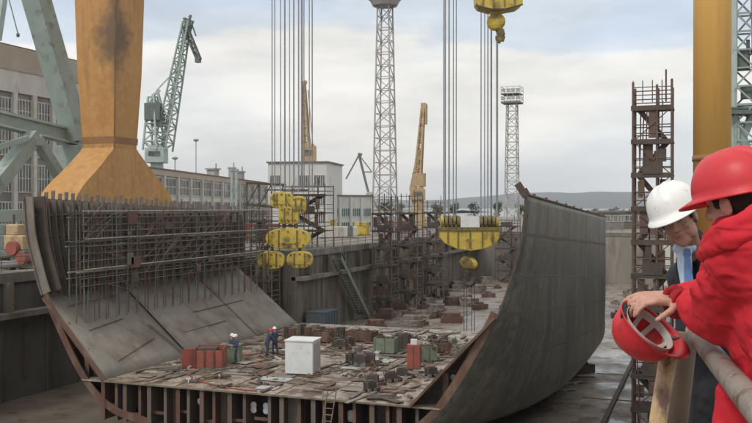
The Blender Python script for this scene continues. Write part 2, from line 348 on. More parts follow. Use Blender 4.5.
for k, (yy, f) in enumerate(((900, 0), (960, .8), (1050, 1.0), (1200, .3), (1300, 0))):
    rows.append([(x, yy, QZ-2.6 + f*max(0., 26*math.exp(-((x+640)/190)**2) + 5*mnoise.noise(Vector((x*.02, k, 1))))) for x in [(-1150+i*25) for i in range(36)]])
b.grid(rows); struct('headland', b, mat('brown headland', (.2,.16,.1), (.12,.12,.07), .02, rough=1), True)

# ------------------------------------------------------------------ dock walls
def wallrun(label, p, q, thick, nx, ledge=True, slots=(), wm='dockwall'):
    """p->q foot line, nx: unit vector into the dock"""
    p, q, nx = Vector(p), Vector(q), Vector(nx); d = (q-p); Ln = d.length; d.normalize()
    t = thing('dock_wall', (p.x, p.y, FZ), label, 'dock wall')
    def slab(b, a0, a1, n0, n1, z0, z1):
        c = [p+d*a0+nx*n0, p+d*a1+nx*n0, p+d*a1+nx*n1, p+d*a0+nx*n1]
        b.add([(v.x, v.y, z) for z in (z0, z1) for v in c], [(0,1,2,3),(4,5,6,7),(0,1,5,4),(1,2,6,5),(2,3,7,6),(3,0,4,7)])
    b = MB()
    segs = 11
    step = Ln/max(1, round(Ln/segs)); a = 0
    while a < Ln-.1:                              # cast bays with joints
        slab(b, a+.03, a+step-.03, -thick, 0 if int(a/step) % 2 else .05, FZ-.3, QZ-.6 if not ledge else -6.4); a += step
    slab(b, 0, Ln, -thick, -.12, FZ-.3, QZ-.62)
    b.build('wall_face', M[wm], t)
    b = MB(); slab(b, 0, Ln, -thick, .12, QZ-.6, QZ+.12); b.build('coping', M['concrete'], t)
    if ledge:
        b = MB(); slab(b, 0, Ln, -.6, .9, -6.4, -6.0); b.build('ledge', M['concrete'], t)
        b = MB(); n = int(Ln/5)
        for i in range(n): slab(b, (i+.5)*Ln/n-.25, (i+.5)*Ln/n+.25, -.5, .55, -6.0, QZ-.6)
        ob = b.build('buttress', M['dockwall'], t); ob['kind'] = 'stuff'
    for s in slots:
        b = MB(); slab(b, s-.22, s+.22, .0, .16, FZ+1.5, -7); b.build('fender_slot', M['darksteel'], t)
    return t
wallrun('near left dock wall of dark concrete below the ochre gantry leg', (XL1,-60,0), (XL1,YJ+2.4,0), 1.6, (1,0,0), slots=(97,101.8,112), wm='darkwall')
wallrun('far left dock wall with a ledge and a diagonal stair on it', (XL2,YJ,0), (XL2,YE,0), 1.6, (1,0,0))
wallrun('short stepped return of the left dock wall facing the camera', (XL1,YJ+.8,0), (XL2-.1,YJ+.8,0), .7, (0,-1,0), ledge=False)
wallrun('pale end wall closing the dock behind the hull', (XL2,YE,0), (XR,YE,0), 1.6, (0,-1,0), ledge=False, wm='endwall')
wallrun('right dock wall under the walkway with the railing', (XR,-60,0), (XR,YE,0), 1.4, (-1,0,0), ledge=False)

# wall stair, steep, dark green
t0 = atX(337,258,XL2+1.2); t1 = atX(368,322,XL2+1.2)
t = thing('wall_stair', t1, 'steep dark stair running diagonally down the far left dock wall', 'stair')
for dx in (-.55, .55):
    b = MB(); b.beam(t0+Vector((dx,0,0)), t1+Vector((dx,0,0)), .12, .55); b.build('stringer', M['binGreen'], t)
b = MB()
for i in range(26):
    f = i/25; c = t0.lerp(t1, f); b.box(c, (1.0,.42,.05))
b.build('tread', M['darksteel'], t)
b = MB(); b.beam(t0+Vector((.55,0,1)), t1+Vector((.55,0,1)), .07)
for i in range(8): c = t0.lerp(t1, i/7)+Vector((.55,0,0)); b.beam(c, c+Vector((0,0,1)), .06)
b.build('handrail', M['binGreen'], t)

# rails along quay edge: pipes and low railings
def railing(p, q, label, h=1.1, n=12, m='scaf', rails=3, post=.06):
    p, q = Vector(p), Vector(q); t = thing('railing', p, label, 'railing')
    for k in range(rails):
        b = MB(); z = Vector((0,0,h*(k+1)/rails)); b.tube(p+z, q+z, post*.5, n=6); b.build('rail', M[m], t)
    for i in range(n):
        c = p.lerp(q, i/(n-1)); b = MB(); b.tube(c, c+Vector((0,0,h)), post*.6, n=6); b.build('post', M[m], t)
railing((XL1-.6,20,QZ+.12), (XL1-.6,78,QZ+.12), 'low pipe railing along the near left quay edge', n=24)
railing((XL2-.6,90,QZ+.12), (XL2-.6,166,QZ+.12), 'dark railing along the far left quay edge', n=30)
railing((XL2+2,YE+.8,QZ+.12), (-2,YE+.8,QZ+.12), 'railing on top of the far end wall', n=20)
for k, (r, dx, z, lab, mm) in enumerate(((.28,-2.6,.5,'thick pale service pipe along the left quay edge','galv'), (.16,-3.4,.95,'thinner rusty service pipe above the pale one on the left quay','rust'))):
    b = MB(); b.tube((XL1+dx, 10, QZ+z), (XL1+dx, 84, QZ+z), r, n=10)
    for y in range(12, 84, 6): b.bx(XL1+dx-.1, XL1+dx+.1, y, y+.2, QZ, QZ+z)
    single('service_pipe', b, M[mm], (XL1+dx, 10, QZ), lab, 'pipe', smooth=False)
# end-wall pier with dark doorway, seen right of the hull
b = MB(); b.bx(-6.2, -.4, YE-2.6, YE-.12, FZ, QZ-1.4); o = single('dock_gate_pier', b, M['fascia'], (-3.3, YE-1.3, FZ), 'pale concrete pier at the dock end with a dark recess', 'pier')
b = MB(); b.bx(-2.5, -1.9, YE-2.75, YE-2.61, FZ, QZ-2.2); b.bx(-2.5, -1.0, YE-2.75, YE-2.61, QZ-2.2, QZ-1.9); b.build('recess', M['binGreen'], o)
# floor gutter on the right and crossing slab joints
b = MB(); p = atZ(633,362,FZ); q = atZ(601,430,FZ)
dirv = (q-p).normalized(); p = p-dirv*22; q = q+dirv*14
b.beam(p+Vector((0,0,.12)), q+Vector((0,0,.12)), .3, .24)
single('floor_rail', b, M['darksteel'], p, 'dark rail running along the wet dock floor right of the hull', 'rail')
for i, yy in enumerate((36, 42, 49, 57, 66, 76, 90, 106)):
    b = MB(); b.bx(-8.2, -.1, yy, yy+.16, FZ+.004, FZ+.03); struct('floor_joint', b, M['darksteel'])
for i, (u, v, a, sx, sy) in enumerate(((548,383,.2,1.6,.6),(562,391,.5,2.2,.4),(535,392,.1,1.2,.5),(572,384,.9,1.8,.35),(586,377,.3,1.5,.5))):
    c = atZ(u, v, FZ); b = MB(); b.box(c+Vector((0,0,.12)), (sx,sy,.04), a); b.box(c+Vector((.2,.1,.05)), (.3,.3,.1), a)
    single('bright_sheet', b, M['puddle'], c, 'bright scrap of wet sheet metal on the dock floor under the dark hull side', 'sheet metal', 'wet metal sheets beneath the hull')

# ------------------------------------------------------------------ walkway under the people
t = thing('walkway', (.9, 2, QZ), 'elevated steel walkway the two helmeted men stand on', 'walkway')
MB().bx(-.12, 2.2, -2, 8, -.12, 0).build('deck', M['darksteel'], t)
for y in (-1.8, 3, 7.8):
    for x in (.25, 2.0): MB().tube((x, y, QZ), (x, y, -.12), .09).build('leg', M['rust'], t)
# railing the men lean on
ra, rb = atd(698,337,3.3), atd(751,403,2.2); rb.z = ra.z
t = thing('handrail', (ra.x, ra.y, 0), 'worn thick pale pipe handrail on a brown post in the right foreground', 'railing')
dd = (rb-ra).normalized()
MB().tube(ra-dd*.03, rb+dd*2.6, .036, n=24).build('rail', M['railpaint'], t, True)
MB().tube(rb+dd*1.2+Vector((0,0,-1.13)), rb+dd*1.2, .035, n=16).build('post', M['railpaint'], t, True)
pa, pb = atd(687,333,3.42), atd(675,440,3.42); ext = (pb-pa).normalized()
MB().tube(pa, pa+ext*1.13, .041, n=20).build('post', M['brownpost'], t, True)
b = MB(); b.tube(Vector((ra.x+.02, 3.6, 1.12)), Vector((-.06, 6.5, 1.12)), .03, n=16); b.tube((-.06,6.5,0), (-.06,6.5,1.12), .03); b.build('rail', M['brownpost'], t, True)
pa, pb = atd(671,338,3.26), atd(655,440,3.30); ext = (pb-pa).normalized()
t = thing('strut_pole', pa+ext*2.2, 'flaking pink and yellow pole just left of the brown rail post', 'pole')
MB().tube(pa, pa+ext*2.2, .032, n=20).build('pole_tube', M['pinkpost'], t, True)
MB().tube(pa-ext*.012, pa+ext*.0, .035, n=20).build('cap', M['brownpost'], t, True)
# ------------------------------------------------------------------ ship hull section under construction
XC, Y0, YL, YR = -23.2, 42.5, 68.5, 80.0
NEAR = [(15.25,2.2),(15.05,0),(14.5,-2),(13.9,-3.7),(12.9,-5.6),(11.6,-7.8),(10.4,-9.3),(8.8,-10.4),(6.5,-10.9)]
FAR = [(15.3,.7),(15.3,-1.4),(15.3,-3.8),(15.3,-6.2),(15.25,-8.2),(15.2,-9.7),(14.5,-10.9),(12.8,-11.2),(6.5,-11.2)]
def dense(pr, n=5):                      # Catmull-Rom through the profile
    out = []
    for i in range(len(pr)-1):
        p0, p1, p2, p3 = pr[max(i-1,0)], pr[i], pr[i+1], pr[min(i+2,len(pr)-1)]
        for k in range(n):
            t = k/n
            out.append(tuple(.5*((2*p1[j]) + (-p0[j]+p2[j])*t + (2*p0[j]-5*p1[j]+4*p2[j]-p3[j])*t*t + (-p0[j]+3*p1[j]-3*p2[j]+p3[j])*t**3) for j in (0,1)))
    return out+[pr[-1]]
ND, FD = dense(NEAR), dense(FAR)
def prof(y):
    t0_ = max(0, min(1, (y-Y0)/(YR-Y0))); t1_ = 1-(1-t0_)**4; pr = []; n_ = len(ND)-1
    for i, (a, b) in enumerate(zip(ND, FD)):
        w_ = min(1, i/n_*2.6); t = t0_+(t1_-t0_)*w_; pr.append((a[0]+(b[0]-a[0])*t, a[1]+(b[1]-a[1])*t))
    return pr
def halfat(y, z):                        # half width at height z
    pr = prof(y)
    for a, b in zip(pr[:-1], pr[1:]):
        if b[1] <= z <= a[1]: f = (a[1]-z)/(a[1]-b[1]+1e-9); return a[0]+(b[0]-a[0])*f
    return pr[0][0] if z > pr[0][1] else pr[-1][0]
late_towers = []
ship = thing('ship_hull', (XC, Y0, -10.9), 'open midship hull section under construction with double bottom and tall curved sides', 'ship hull')
def side(s, y1, ztop_fn=None):
    rows = []; n = 26
    for j in range(n+1):
        y = Y0+(y1-Y0)*j/n
        rows.append([(XC+s*x, y, z) for x, z in prof(y)])
    return rows
b = MB(); b.grid(side(1, YR)); o = b.build('side_shell', M['hull'], ship, True, solid=.05); o['label'] = 'dark grey outer shell plating rising on the right with rust seams'
b = MB(); b.grid(side(-1, YL)); o = b.build('side_shell', M['frame'], ship, True, solid=.05); o['label'] = 'left side shell seen from inside behind the frames'
b = MB(); b.add([(XC-6.5,Y0,-10.9),(XC+6.5,Y0,-10.9),(XC+6.5,YR,-10.9),(XC-6.5,YR,-10.9)], [(0,1,2,3)]); b.build('bottom_shell', M['hull'], ship, solid=.04)
# weld seams on the outer right shell (raised rusty strips)
def seam_strip(b, zn, zf, w, off=.034, y1=YR):
    n = 30; up, lo = [], []
    for j in range(n+1):
        y = Y0+.02+(y1-Y0-.04)*j/n; z = zn+(zf-zn)*j/n+.05*mnoise.noise(Vector((y*.3, zn, 0)))
        up.append((XC+halfat(y, z+w/2)+off, y, z+w/2)); lo.append((XC+halfat(y, z-w/2)+off, y, z-w/2))
    b.grid([up, lo])
for zn, zf, wd, mm in ((.25,-1.7,.16,'rust'),(-1.75,-4.5,.07,'darksteel'),(-3.7,-6.6,.11,'rust'),(-6.2,-8.6,.06,'darksteel')):
    b = MB(); seam_strip(b, zn, zf, wd); b.build('weld_seam', M['seam' if mm == 'rust' else 'frame'], ship)
def vseam(b, y, z0, z1, w=.06, off=.036):
    n = 24; a, c = [], []
    for j in range(n+1):
        z = z0+(z1-z0)*j/n
        a.append((XC+halfat(y, z)+off, y, z)); c.append((XC+halfat(y+w, z)+off, y+w, z))
    b.grid([a, c])
for y, z0, z1 in ((49,1.6,-1),(57,1.2,-1.5),(66,.9,-1.9),(53,-.6,-4),(61,-1,-6),(71,-1.8,-9),(47.5,-3.9,-9),(74.5,.6,-9)):
    b = MB(); vseam(b, y, z0, z1); b.build('weld_seam', M['frame'], ship)
# faintly different plate: doubler at the lower near part and light edge
b = MB(); n = 24
b.grid([[(XC+prof(Y0)[i][0]+dx, Y0-.02, prof(Y0)[i][1]+dz) for i in range(len(ND))] for dx, dz in ((.04,0),(-.06,.0))]); b.build('plate_edge', M['darksteel'], ship, solid=.03)
b = MB(); b.beam((XC+15.25,Y0,2.1), (XC+14.85,Y0-.1,2.75), .16, .34); b.beam((XC+15.2,Y0+.9,2.15), (XC+15.0,Y0+.9,2.5), .1, .25); b.split('lifting_lug', M['darksteel'], ship)
b = MB(); tr = []
for j in range(31):
    y = Y0+(YR-Y0)*j/30; tr.append((XC+prof(y)[0][0], y, prof(y)[0][1]))
for a, c in zip(tr[:-1], tr[1:]): b.beam(Vector(a)+Vector((0,0,.02)), Vector(c)+Vector((0,0,.02)), .14, .08)
for j in range(2, 30, 3): a = Vector(tr[j]); b.box(a+Vector((-.05,0,.1)), (.1,.3,.16))
b.build('sheer_edge', M['rust'], ship)

# tank top (inner bottom)
DN, DF = 9.4, 9.3
b = MB(); b.bx(XC-DN, XC+DN, Y0-.12, YL+1, DZ-.05, DZ); b.build('tank_top', M['deck'], ship)
b = MB(); b.bx(XC-DN-.1, XC+DN+.1, Y0-.2, Y0-.12, DZ-.09, DZ+.0); b.build('tank_top_edge', M['plank'], ship)
for x in (-7.2,-4.6,-1.5,1.7,4.4,7.3):          # plate seams on the tank top
    b = MB(); b.bx(XC+x, XC+x+.07, Y0, YL+.9, DZ+.004, DZ+.018); b.build('deck_seam', M['rust'], ship)
for y in (46.5,50.7,55,59.5,63.5):
    b = MB(); b.bx(XC-DN+.1, XC+DN-.1, y, y+.09, DZ+.003, DZ+.016); b.build('deck_seam', M['rust'], ship)
# hopper plates from knuckle to tank top
ZK = -3.85
def knx(y): return halfat(y, ZK)
def hopper(s, y0, y1, off=0., n=10, zt=ZK, zb=DZ):
    rows = []
    for j in range(n+1):
        y = y0+(y1-y0)*j/n; row = []
        for i in range(9):
            t = i/8; k = knx(y)-.05; xx = k+(DN+.0-k)*t; zz = ZK+(DZ-ZK)*t
            row.append((XC+s*(xx-off*.7), y, zz+off*.7+.02*mnoise.noise(Vector((y, i, s)))))
        rows.append(row)
    return rows
for y0, y1, off in ((Y0,51.4,.0),(51.4,56.3,.10),(56.3,61.2,.02),(61.2,YL,.07)):
    b = MB(); b.grid(hopper(-1, y0, y1, off)); b.build('hopper_plate', M['inner'], ship, True, solid=.04)
b = MB(); b.grid(hopper(1, Y0, YR)); o = b.build('hopper_plate', M['rust'], ship, True, solid=.04); o['label'] = 'rusty sloping hopper plate on the right'
# lines on the left hopper: stiffener bars, lugs, a step
def hp(y, t, h=0.0):
    k = knx(y)-.05; return Vector((XC-(k+(DN-k)*t-h*.7), y, ZK+(DZ-ZK)*t+h*.75))
for (ya, ta, yb, tb, ww) in ((44.2,.47,48.2,.42,.06),(44.6,.86,49.5,.72,.07),(50.2,.55,51.0,.98,.12),(56,.52,64,.5,.05),(44,.16,50,.13,.06),(53,.74,59,.72,.05)):
    b = MB(); b.beam(hp(ya,ta,.12), hp(yb,tb,.12), ww*.8, .05); b.build('stiffener', M['rust' if ww < .1 else 'frame'], ship)
b = MB()
for y in [52.3+i*.42 for i in range(29)]: b.beam(hp(y,.05,.12), hp(y+.12,.13,.42), .05, .12)
for y in [44+i*.9 for i in range(9)]: b.beam(hp(y,.04,.12), hp(y,.09,.4), .06, .1)
b.split('knuckle_bracket', M['inner'], ship)
b = MB()
for y, t_ in ((49.3,.83),(46.1,.6),(55.2,.4),(58.2,.83),(62.5,.75)): b.box(hp(y,t_,.14), (.3,.25,.35), .3)
pass
# side frames inside the left shell
fy = []; y = Y0+.9
while y < YL: fy.append(y); y += .62
for k, y in enumerate(fy):
    b = MB(); pr = [p for p in prof(y) if p[1] > ZK]; dep = .42 if k % 4 else .75
    jj = .35+.25*R_.random()
    top = [(XC-pr[0][0]+.1, pr[0][1]+jj), (XC-pr[0][0]+.1+dep*.8, pr[0][1]+jj-.05)]
    out = [(XC-p[0]+.05, p[1]) for p in pr]; inn = [(XC-p[0]+.05+dep, p[1]) for p in pr]
    n = len(out)
    for a in range(n-1):
        b.add([(out[a][0],y,out[a][1]),(inn[a][0],y,inn[a][1]),(inn[a+1][0],y,inn[a+1][1]),(out[a+1][0],y,out[a+1][1]),
               (out[a][0],y+.05,out[a][1]),(inn[a][0],y+.05,inn[a][1]),(inn[a+1][0],y+.05,inn[a+1][1]),(out[a+1][0],y+.05,out[a+1][1])],
              [(0,1,2,3),(4,7,6,5),(0,4,5,1),(1,5,6,2),(2,6,7,3),(3,7,4,0)])
    b.beam((top[0][0]+.2,y,pr[0][1]), (top[0][0]+.2,y+.02,top[0][1]), .25, .06)
    b.build('frame', M['frame'], ship)
for z in (1.1,-.2,-1.5,-2.8):
    b = MB(); pts = [(XC-halfat(yy, z)+.12, yy, z) for yy in [Y0+.5+i*(YL-Y0-.6)/12 for i in range(13)]]
    for a, c in zip(pts[:-1], pts[1:]): b.beam(a, c, .22, .06)
    b.build('stringer', M['frame'], ship)
# near web frame band on the left, and its lighter face plate
def band(s, y, w, d, i0=0, i1=None):
    pr = prof(Y0); b = MB(); i1 = i1 or len(pr); P = pr[i0:i1]
    nrm = []
    for i in range(len(P)):
        a = Vector(P[max(i-1,0)]); c = Vector(P[min(i+1,len(P)-1)]); t = (c-a).normalized(); nrm.append(Vector((t.y, -t.x)) if Vector((t.y,-t.x)).x < 0 else Vector((-t.y, t.x)))
    for (yy0, yy1) in ((y, y+d),):
        o1 = [(XC+s*p[0], p[1]) for p in P]; in1 = [(XC+s*(p[0]+q.x*w), p[1]+q.y*w) for p, q in zip(P, nrm)]
        for a in range(len(P)-1):
            b.add([(o1[a][0],yy0,o1[a][1]),(in1[a][0],yy0,in1[a][1]),(in1[a+1][0],yy0,in1[a+1][1]),(o1[a+1][0],yy0,o1[a+1][1]),
                   (o1[a][0],yy1,o1[a][1]),(in1[a][0],yy1,in1[a][1]),(in1[a+1][0],yy1,in1[a+1][1]),(o1[a+1][0],yy1,o1[a+1][1])],
                  [(0,1,2,3),(4,7,6,5),(0,4,5,1),(1,5,6,2),(2,6,7,3),(3,7,4,0)])
    return b
kn = max(i for i, p in enumerate(prof(Y0)) if p[1] > ZK-.4)
band(-1, Y0-.05, .62, .1, 0, kn).build('web_frame', M['inner'], ship)
band(-1, Y0-.16, .10, .34, 0, kn).build('face_plate', M['frame'], ship)
band(-1, Y0+.6, .95, .08, 0, kn).build('web_frame', M['darksteel'], ship)
band(-1, Y0-.04, .42, .09, kn-1).build('bilge_frame', M['rust'], ship)
band(1, Y0-.04, .40, .09, kn-1).build('bilge_frame', M['rust'], ship)
# hopper edge face (rust band) on both sides and inner web with holes
for s in (-1, 1):
    k = knx(Y0); a = Vector((XC+s*(k-.1), Y0-.08, ZK)); c = Vector((XC+s*DN, Y0-.08, DZ))
    b = MB(); b.beam(a, c, .5 if s > 0 else .34, .12); b.build('hopper_face', M['rust'], ship)
    # recessed web plate filling the hopper tank void
    pr = [p for p in prof(Y0+1.2) if p[1] < ZK+.2]
    poly = [(XC+s*p[0]*.995, p[1]) for p in pr]
    b = MB(); vs = [(x, Y0+1.2, z) for x, z in poly]+[(XC+s*DN, Y0+1.2, -10.85),(XC+s*DN, Y0+1.2, DZ)]
    b.add(vs, [tuple(range(len(vs)))]); b.build('hopper_web', M['darksteel'], ship, solid=.03)
    b = MB(); h0 = Vector((XC+s*(DN+1.9), Y0+1.12, -7.15))
    for i in range(14):
        a0, a1 = 2*math.pi*i/14, 2*math.pi*(i+1)/14; b.beam(h0+Vector((math.cos(a0)*.33,0,math.sin(a0)*.33)), h0+Vector((math.cos(a1)*.33,0,math.sin(a1)*.33)), .05, .05)
    b.build('hole_ring', M['inner'], ship)
    b = MB()
    for f in (.3,.62): 
        p = Vector((XC+s*(k+(DN-k)*f), Y0+.5, ZK+(DZ-ZK)*f-.1)); zz = p.z-1.6; b.beam(p, (XC+s*(halfat(Y0, zz)-.1), Y0+.5, zz), .3, .07)
    b.split('bracket', M['rust'], ship)
    # white disc painted for the light showing in the hole
    b = MB(); b.ell(h0+Vector((0,-.02,0)), (.16,.05,.16)); b.build('bright_disc', M['white'], ship, True)
    b = MB(); b.bx(XC+s*(DN+.1), XC+s*(DN+1.6), Y0-.1, Y0+.8, DZ-.12, DZ-.04); b.build('shelf_plate', M['deck'], ship)
# double-bottom front: recessed transverse floor with holes, protruding longitudinal webs
b = MB(); b.bx(XC-10, XC+10, Y0+2.2, Y0+2.24, -10.88, DZ-.06); b.build('floor_plate', M['darksteel'], ship)
xs = []; x = -9.6
k = 0
while x < 9.6:
    xs.append(x); x += (.86, .62, .95, .74, 1.02)[k % 5]; k += 1
hole_bays = {7, 11, 12, 18}
for k, x in enumerate(xs):
    b = MB(); dep = (0, .35, .1, .5)[k % 4]
    b.bx(XC+x-.02, XC+x+.02, Y0+dep*.4-.02, Y0+2.2, -10.88, DZ-.06)
    b.bx(XC+x-.02, XC+x+(.16 if k % 2 else .24), Y0+dep*.4-.06, Y0+dep*.4-.0201, -10.86, DZ-.07)
    if k != 12: b.build('girder', M['webs' if k % 3 else 'rust'], ship)
    if k+1 < len(xs):
        x2 = xs[k+1]
        if k in (3, 5, 9, 14, 20, 21):
            b = MB(); b.bx(XC+x+.06, XC+x2-.06, Y0+.85, Y0+.87, -10.86, DZ-.08); o = b.build('web_panel', M['inner' if k in (3,14) else 'webs'], ship)
            if k in (5, 20):
                b = MB(); b.ell((XC+(x+x2)/2, Y0+.83, -9.6), (.17,.04,.3)); b.build('manhole', M['darksteel'], ship, True)
        if k in hole_bays:
            for dz in ((-9.35,) if k == 7 else (-9.3, -9.55)):
                c = Vector((XC+(x+x2)/2, Y0+.75, dz-.1)); b = MB(); b.ell(c, (.2,.05,.2)); b.build('bright_disc', M['white'], ship, True)  # white colour stands for the bright floodlights in these bays
        if k % 2 == 0:
            b = MB(); b.beam((XC+x, Y0+.3, -10.0-.2*(k % 3)), (XC+x2, Y0+.3, -10.0-.2*(k % 3)), .08, .16); b.build('stiffener', M['rust'], ship)
for z in (-9.15,-9.9):
    b = MB(); b.bx(XC-9.5, XC+9.5, Y0+2.05, Y0+2.19, z-.06, z+.06); b.build('stiffener', M['rust'], ship)
# keel blocks
n = 0
for y in (45, 52, 60, 68, 76):
    for x in (-8, 0, 7.5):
        b = MB(); b.box((XC+x,y,FZ+.45), (1.5,1.1,.8)); b.box((XC+x,y,FZ+1.12), (1.3,.9,.34))
        single('keel_block', b, M['concrete'], (XC+x,y,FZ), 'concrete keel block carrying the flat bottom of the hull', 'keel block', 'keel blocks under the hull', bevel=.03)
# blocks on the floor behind the section
for i, (u, v, s) in enumerate(((386,318,1.3),(413,325,1.7),(437,313,1.5),(452,322,1.6),(418,300,1.4),(470,306,1.8),(398,309,1.4),(357,318,1.2),(477,292,1.6),(441,297,1.5),(458,288,1.6),(428,288,1.4),(376,330,1.3),(486,283,1.6),(404,292,1.3),(452,305,1.3),(470,279,1.4),(428,306,1.2))):
    c = atZ(u, v, FZ); b = MB(); b.box(c+Vector((0,0,.35)), (1.6*s,1.3*s,.7), .05*i); b.box(c+Vector((0,0,.95)), (1.3*s,1.0*s,.5), .05*i+.1)
    single('support_block', b, M['floor' if i % 3 else 'rust'], c, 'low stacked support block waiting on the reddish dock floor behind the hull section', 'support block', 'support blocks behind the hull', bevel=.04)

for (xx, yy, ww, zt_, lab) in ((-34,163.5,4.2,-.5,'scaffold tower standing before the end wall at its left end'),(-27.5,160,3.4,-3.2,'lower scaffold tower before the end wall below the trapezoid hoist block'),(-21.5,163,4.6,-1.5,'scaffold tower before the end wall nearest the big hull side')):
    late_towers.append((xx, yy, ww, zt_, lab))

# ------------------------------------------------------------------ scaffold along the left side inside the hull
sc = thing('scaffold', (XC-13.2, Y0+1, ZK), 'dense dark tube scaffold standing inside the left side of the hull', 'scaffold')
def sx(y, z, off): return XC-halfat(y, z)+off
ys = [Y0+1.2+i*(YL-Y0-1.8)/23 for i in range(24)]
for j, off in enumerate((1.05, 2.15, 1.6)):
    for y in ys:
        x = XC-14.0+off; b = MB(); zt = (1.55 if j else 1.9)+R_.uniform(-.5,.35); zb = ZK-.3 if j == 0 else ZK-1.6
        b.tube((x+R_.uniform(-.06,.06),y,zb), (x+R_.uniform(-.12,.12),y+R_.uniform(-.16,.16),zt), .042, n=6); b.build('standard', M[('scaf','scafrust','frame','scaf','cranedark')[R_.randrange(5)]], sc)
lev = (-3.2,-2.75,-2.2,-1.7,-1.25,-.8,-.35,.1,.5,.95,1.35)
for j, off in enumerate((1.05, 2.15)):
    for k, z in enumerate(lev):
        x = XC-14.0+off+.06; b = MB(); b.tube((x,Y0+.8+R_.uniform(0,.5),z), (x,YL-.3-R_.uniform(0,.9),z+R_.uniform(-.1,.1)), .032, n=6); b.build('ledger', M[('scaf','scafrust','scaf','galv')[(k*3+j) % 4]], sc)
for k, z in enumerate((-2.3,-.45,1.25)):
    for seg in range(4):
        ya = Y0+1+seg*5.9; yb = ya+5.2+R_.uniform(-.8,.5); b = MB()
        for q in range(4): b.bx(XC-14+1.0+q*.3, XC-14+1.27+q*.3, ya+R_.uniform(-.3,.3), yb+R_.uniform(-.3,.3), z-.1, z-.05+R_.uniform(0,.02))
        b.build('plank', M['plank' if (seg+k) % 3 == 0 else 'darksteel'], sc)
for i in range(60):
    y = R_.choice(ys[:-2]); z = R_.choice(lev[:-1]); x = XC-14+2.2; b = MB()
    b.tube((x,y,z), (x,y+R_.uniform(1.2,3.2),z+R_.uniform(.9,1.8)*R_.choice((1,1,-.6))), .028, n=6)
    b.build('brace', M['scafrust' if i % 2 else 'scaf'], sc)
for i in range(9):
    y = R_.uniform(Y0+1,YL-2); z = R_.uniform(-3.4,.6); b = MB()
    b.bx(XC-14+2.3, XC-14+2.34, y, y+R_.uniform(.5,1.3), z, z+R_.uniform(.3,.9)); b.build('hung_sheet', M[('rust','darksteel','frame','scafrust')[i % 4]], sc)

# ------------------------------------------------------------------ stair tower on the right
def stair_tower(c, w, dpt, z0, z1, label, lvl=2.0, m='scafrust', netting=True):
    t = thing('stair_tower', (c[0],c[1],z0), label, 'scaffold tower')
    cx, cy = c[0], c[1]; hx, hy = w/2, dpt/2
    for x in (-hx, 0.12*w, hx):
        for y in (-hy, hy):
            b = MB(); b.tube((cx+x,cy+y,z0), (cx+x,cy+y,z1+R_.uniform(-.3,.15)), .07, n=6); b.build('standard', M[m], t)
    z = z0+lvl; k = 0
    while z < z1-.6:
        b = MB(); b.bx(cx-hx-.1, cx+hx+.1, cy-hy, cy+hy, z-.06, z+.05)
        b.bx(cx-hx-.12, cx+hx+.12, cy-hy-.1, cy-hy-.04, z-.16, z+.14); b.build('platform', M['darksteel'], t)
        b = MB()
        for zz in (z+.5, z+1.0):
            for y in (-hy, hy): b.tube((cx-hx,cy+y,zz), (cx+hx,cy+y,zz), .035, n=6)
            for x in (-hx, hx): b.tube((cx+x,cy-hy,zz), (cx+x,cy+hy,zz), .035, n=6)
        b.build('guard_rail', M[m], t)
        s = 1 if k % 2 else -1; b = MB()
        b.beam((cx-s*hx*.75,cy-hy*.5,z), (cx+s*hx*.75,cy-hy*.5,z-lvl), .09, .3); b.beam((cx-s*hx*.75,cy+hy*.1,z), (cx+s*hx*.75,cy+hy*.1,z-lvl), .09, .3)
        for i in range(9): f = i/8; b.box((cx-s*hx*.75*(1-2*f), cy-hy*.2, z-lvl*f), (.28,.9*hy,.05))
        b.build('stair_flight', M[m], t)
        b = MB(); b.tube((cx-s*hx,cy-hy-.03,z-lvl), (cx+s*hx,cy-hy-.03,z), .035, n=6); b.build('brace', M[m], t)
        for q in range(3):
            b = MB(); xq = cx+R_.uniform(-hx,hx*.7); b.bx(xq, xq+R_.uniform(.25,.6), cy-hy+.1*q, cy-hy+.1*q+.03, z-lvl+R_.uniform(.2,.9), z-R_.uniform(.1,.6)); b.build('hung_sheet', M[('rust','scafrust','darksteel','plank')[R_.randrange(4)]], t)
        for q in range(4):
            b = MB(); xq = cx+R_.uniform(-hx,hx); yq = cy+R_.choice((-hy,0,hy)); b.tube((xq,yq,z-lvl), (xq+R_.uniform(-.1,.1),yq,z+R_.uniform(0,.5)), .035, n=6); b.build('pipe', M[m], t)
        if k % 3 == 1:
            b = MB(); b.bx(cx-hx*.5, cx+hx*.55, cy-hy-.14, cy-hy-.11, z+.06, z+.06+.75); b.build('toe_panel', M['darksteel'], t)
        z += lvl; k += 1
    b = MB()
    for i in range(5): b.tube((cx-hx+i*w/4,cy-hy,z1-1.2), (cx-hx+i*w/4,cy-hy,z1+.1), .03, n=6)
    b.tube((cx-hx,cy-hy,z1-.3), (cx+hx,cy-hy,z1-.3), .03, n=6); b.tube((cx-hx,cy+hy,z1-.3), (cx+hx,cy+hy,z1-.3), .03, n=6)
    b.tube((cx+hx*.7,cy-hy,z1-1.2), (cx+hx*.7,cy-hy,z1+.7), .05, n=6)
    b.build('guard_rail', M[m], t)
    return t
c = atd(653, 207, 53)
stair_tower((c.x,c.y), 2.2, 1.9, FZ, atd(653,84,53).z, 'tall rust brown scaffold stair tower between the hull and the two men')
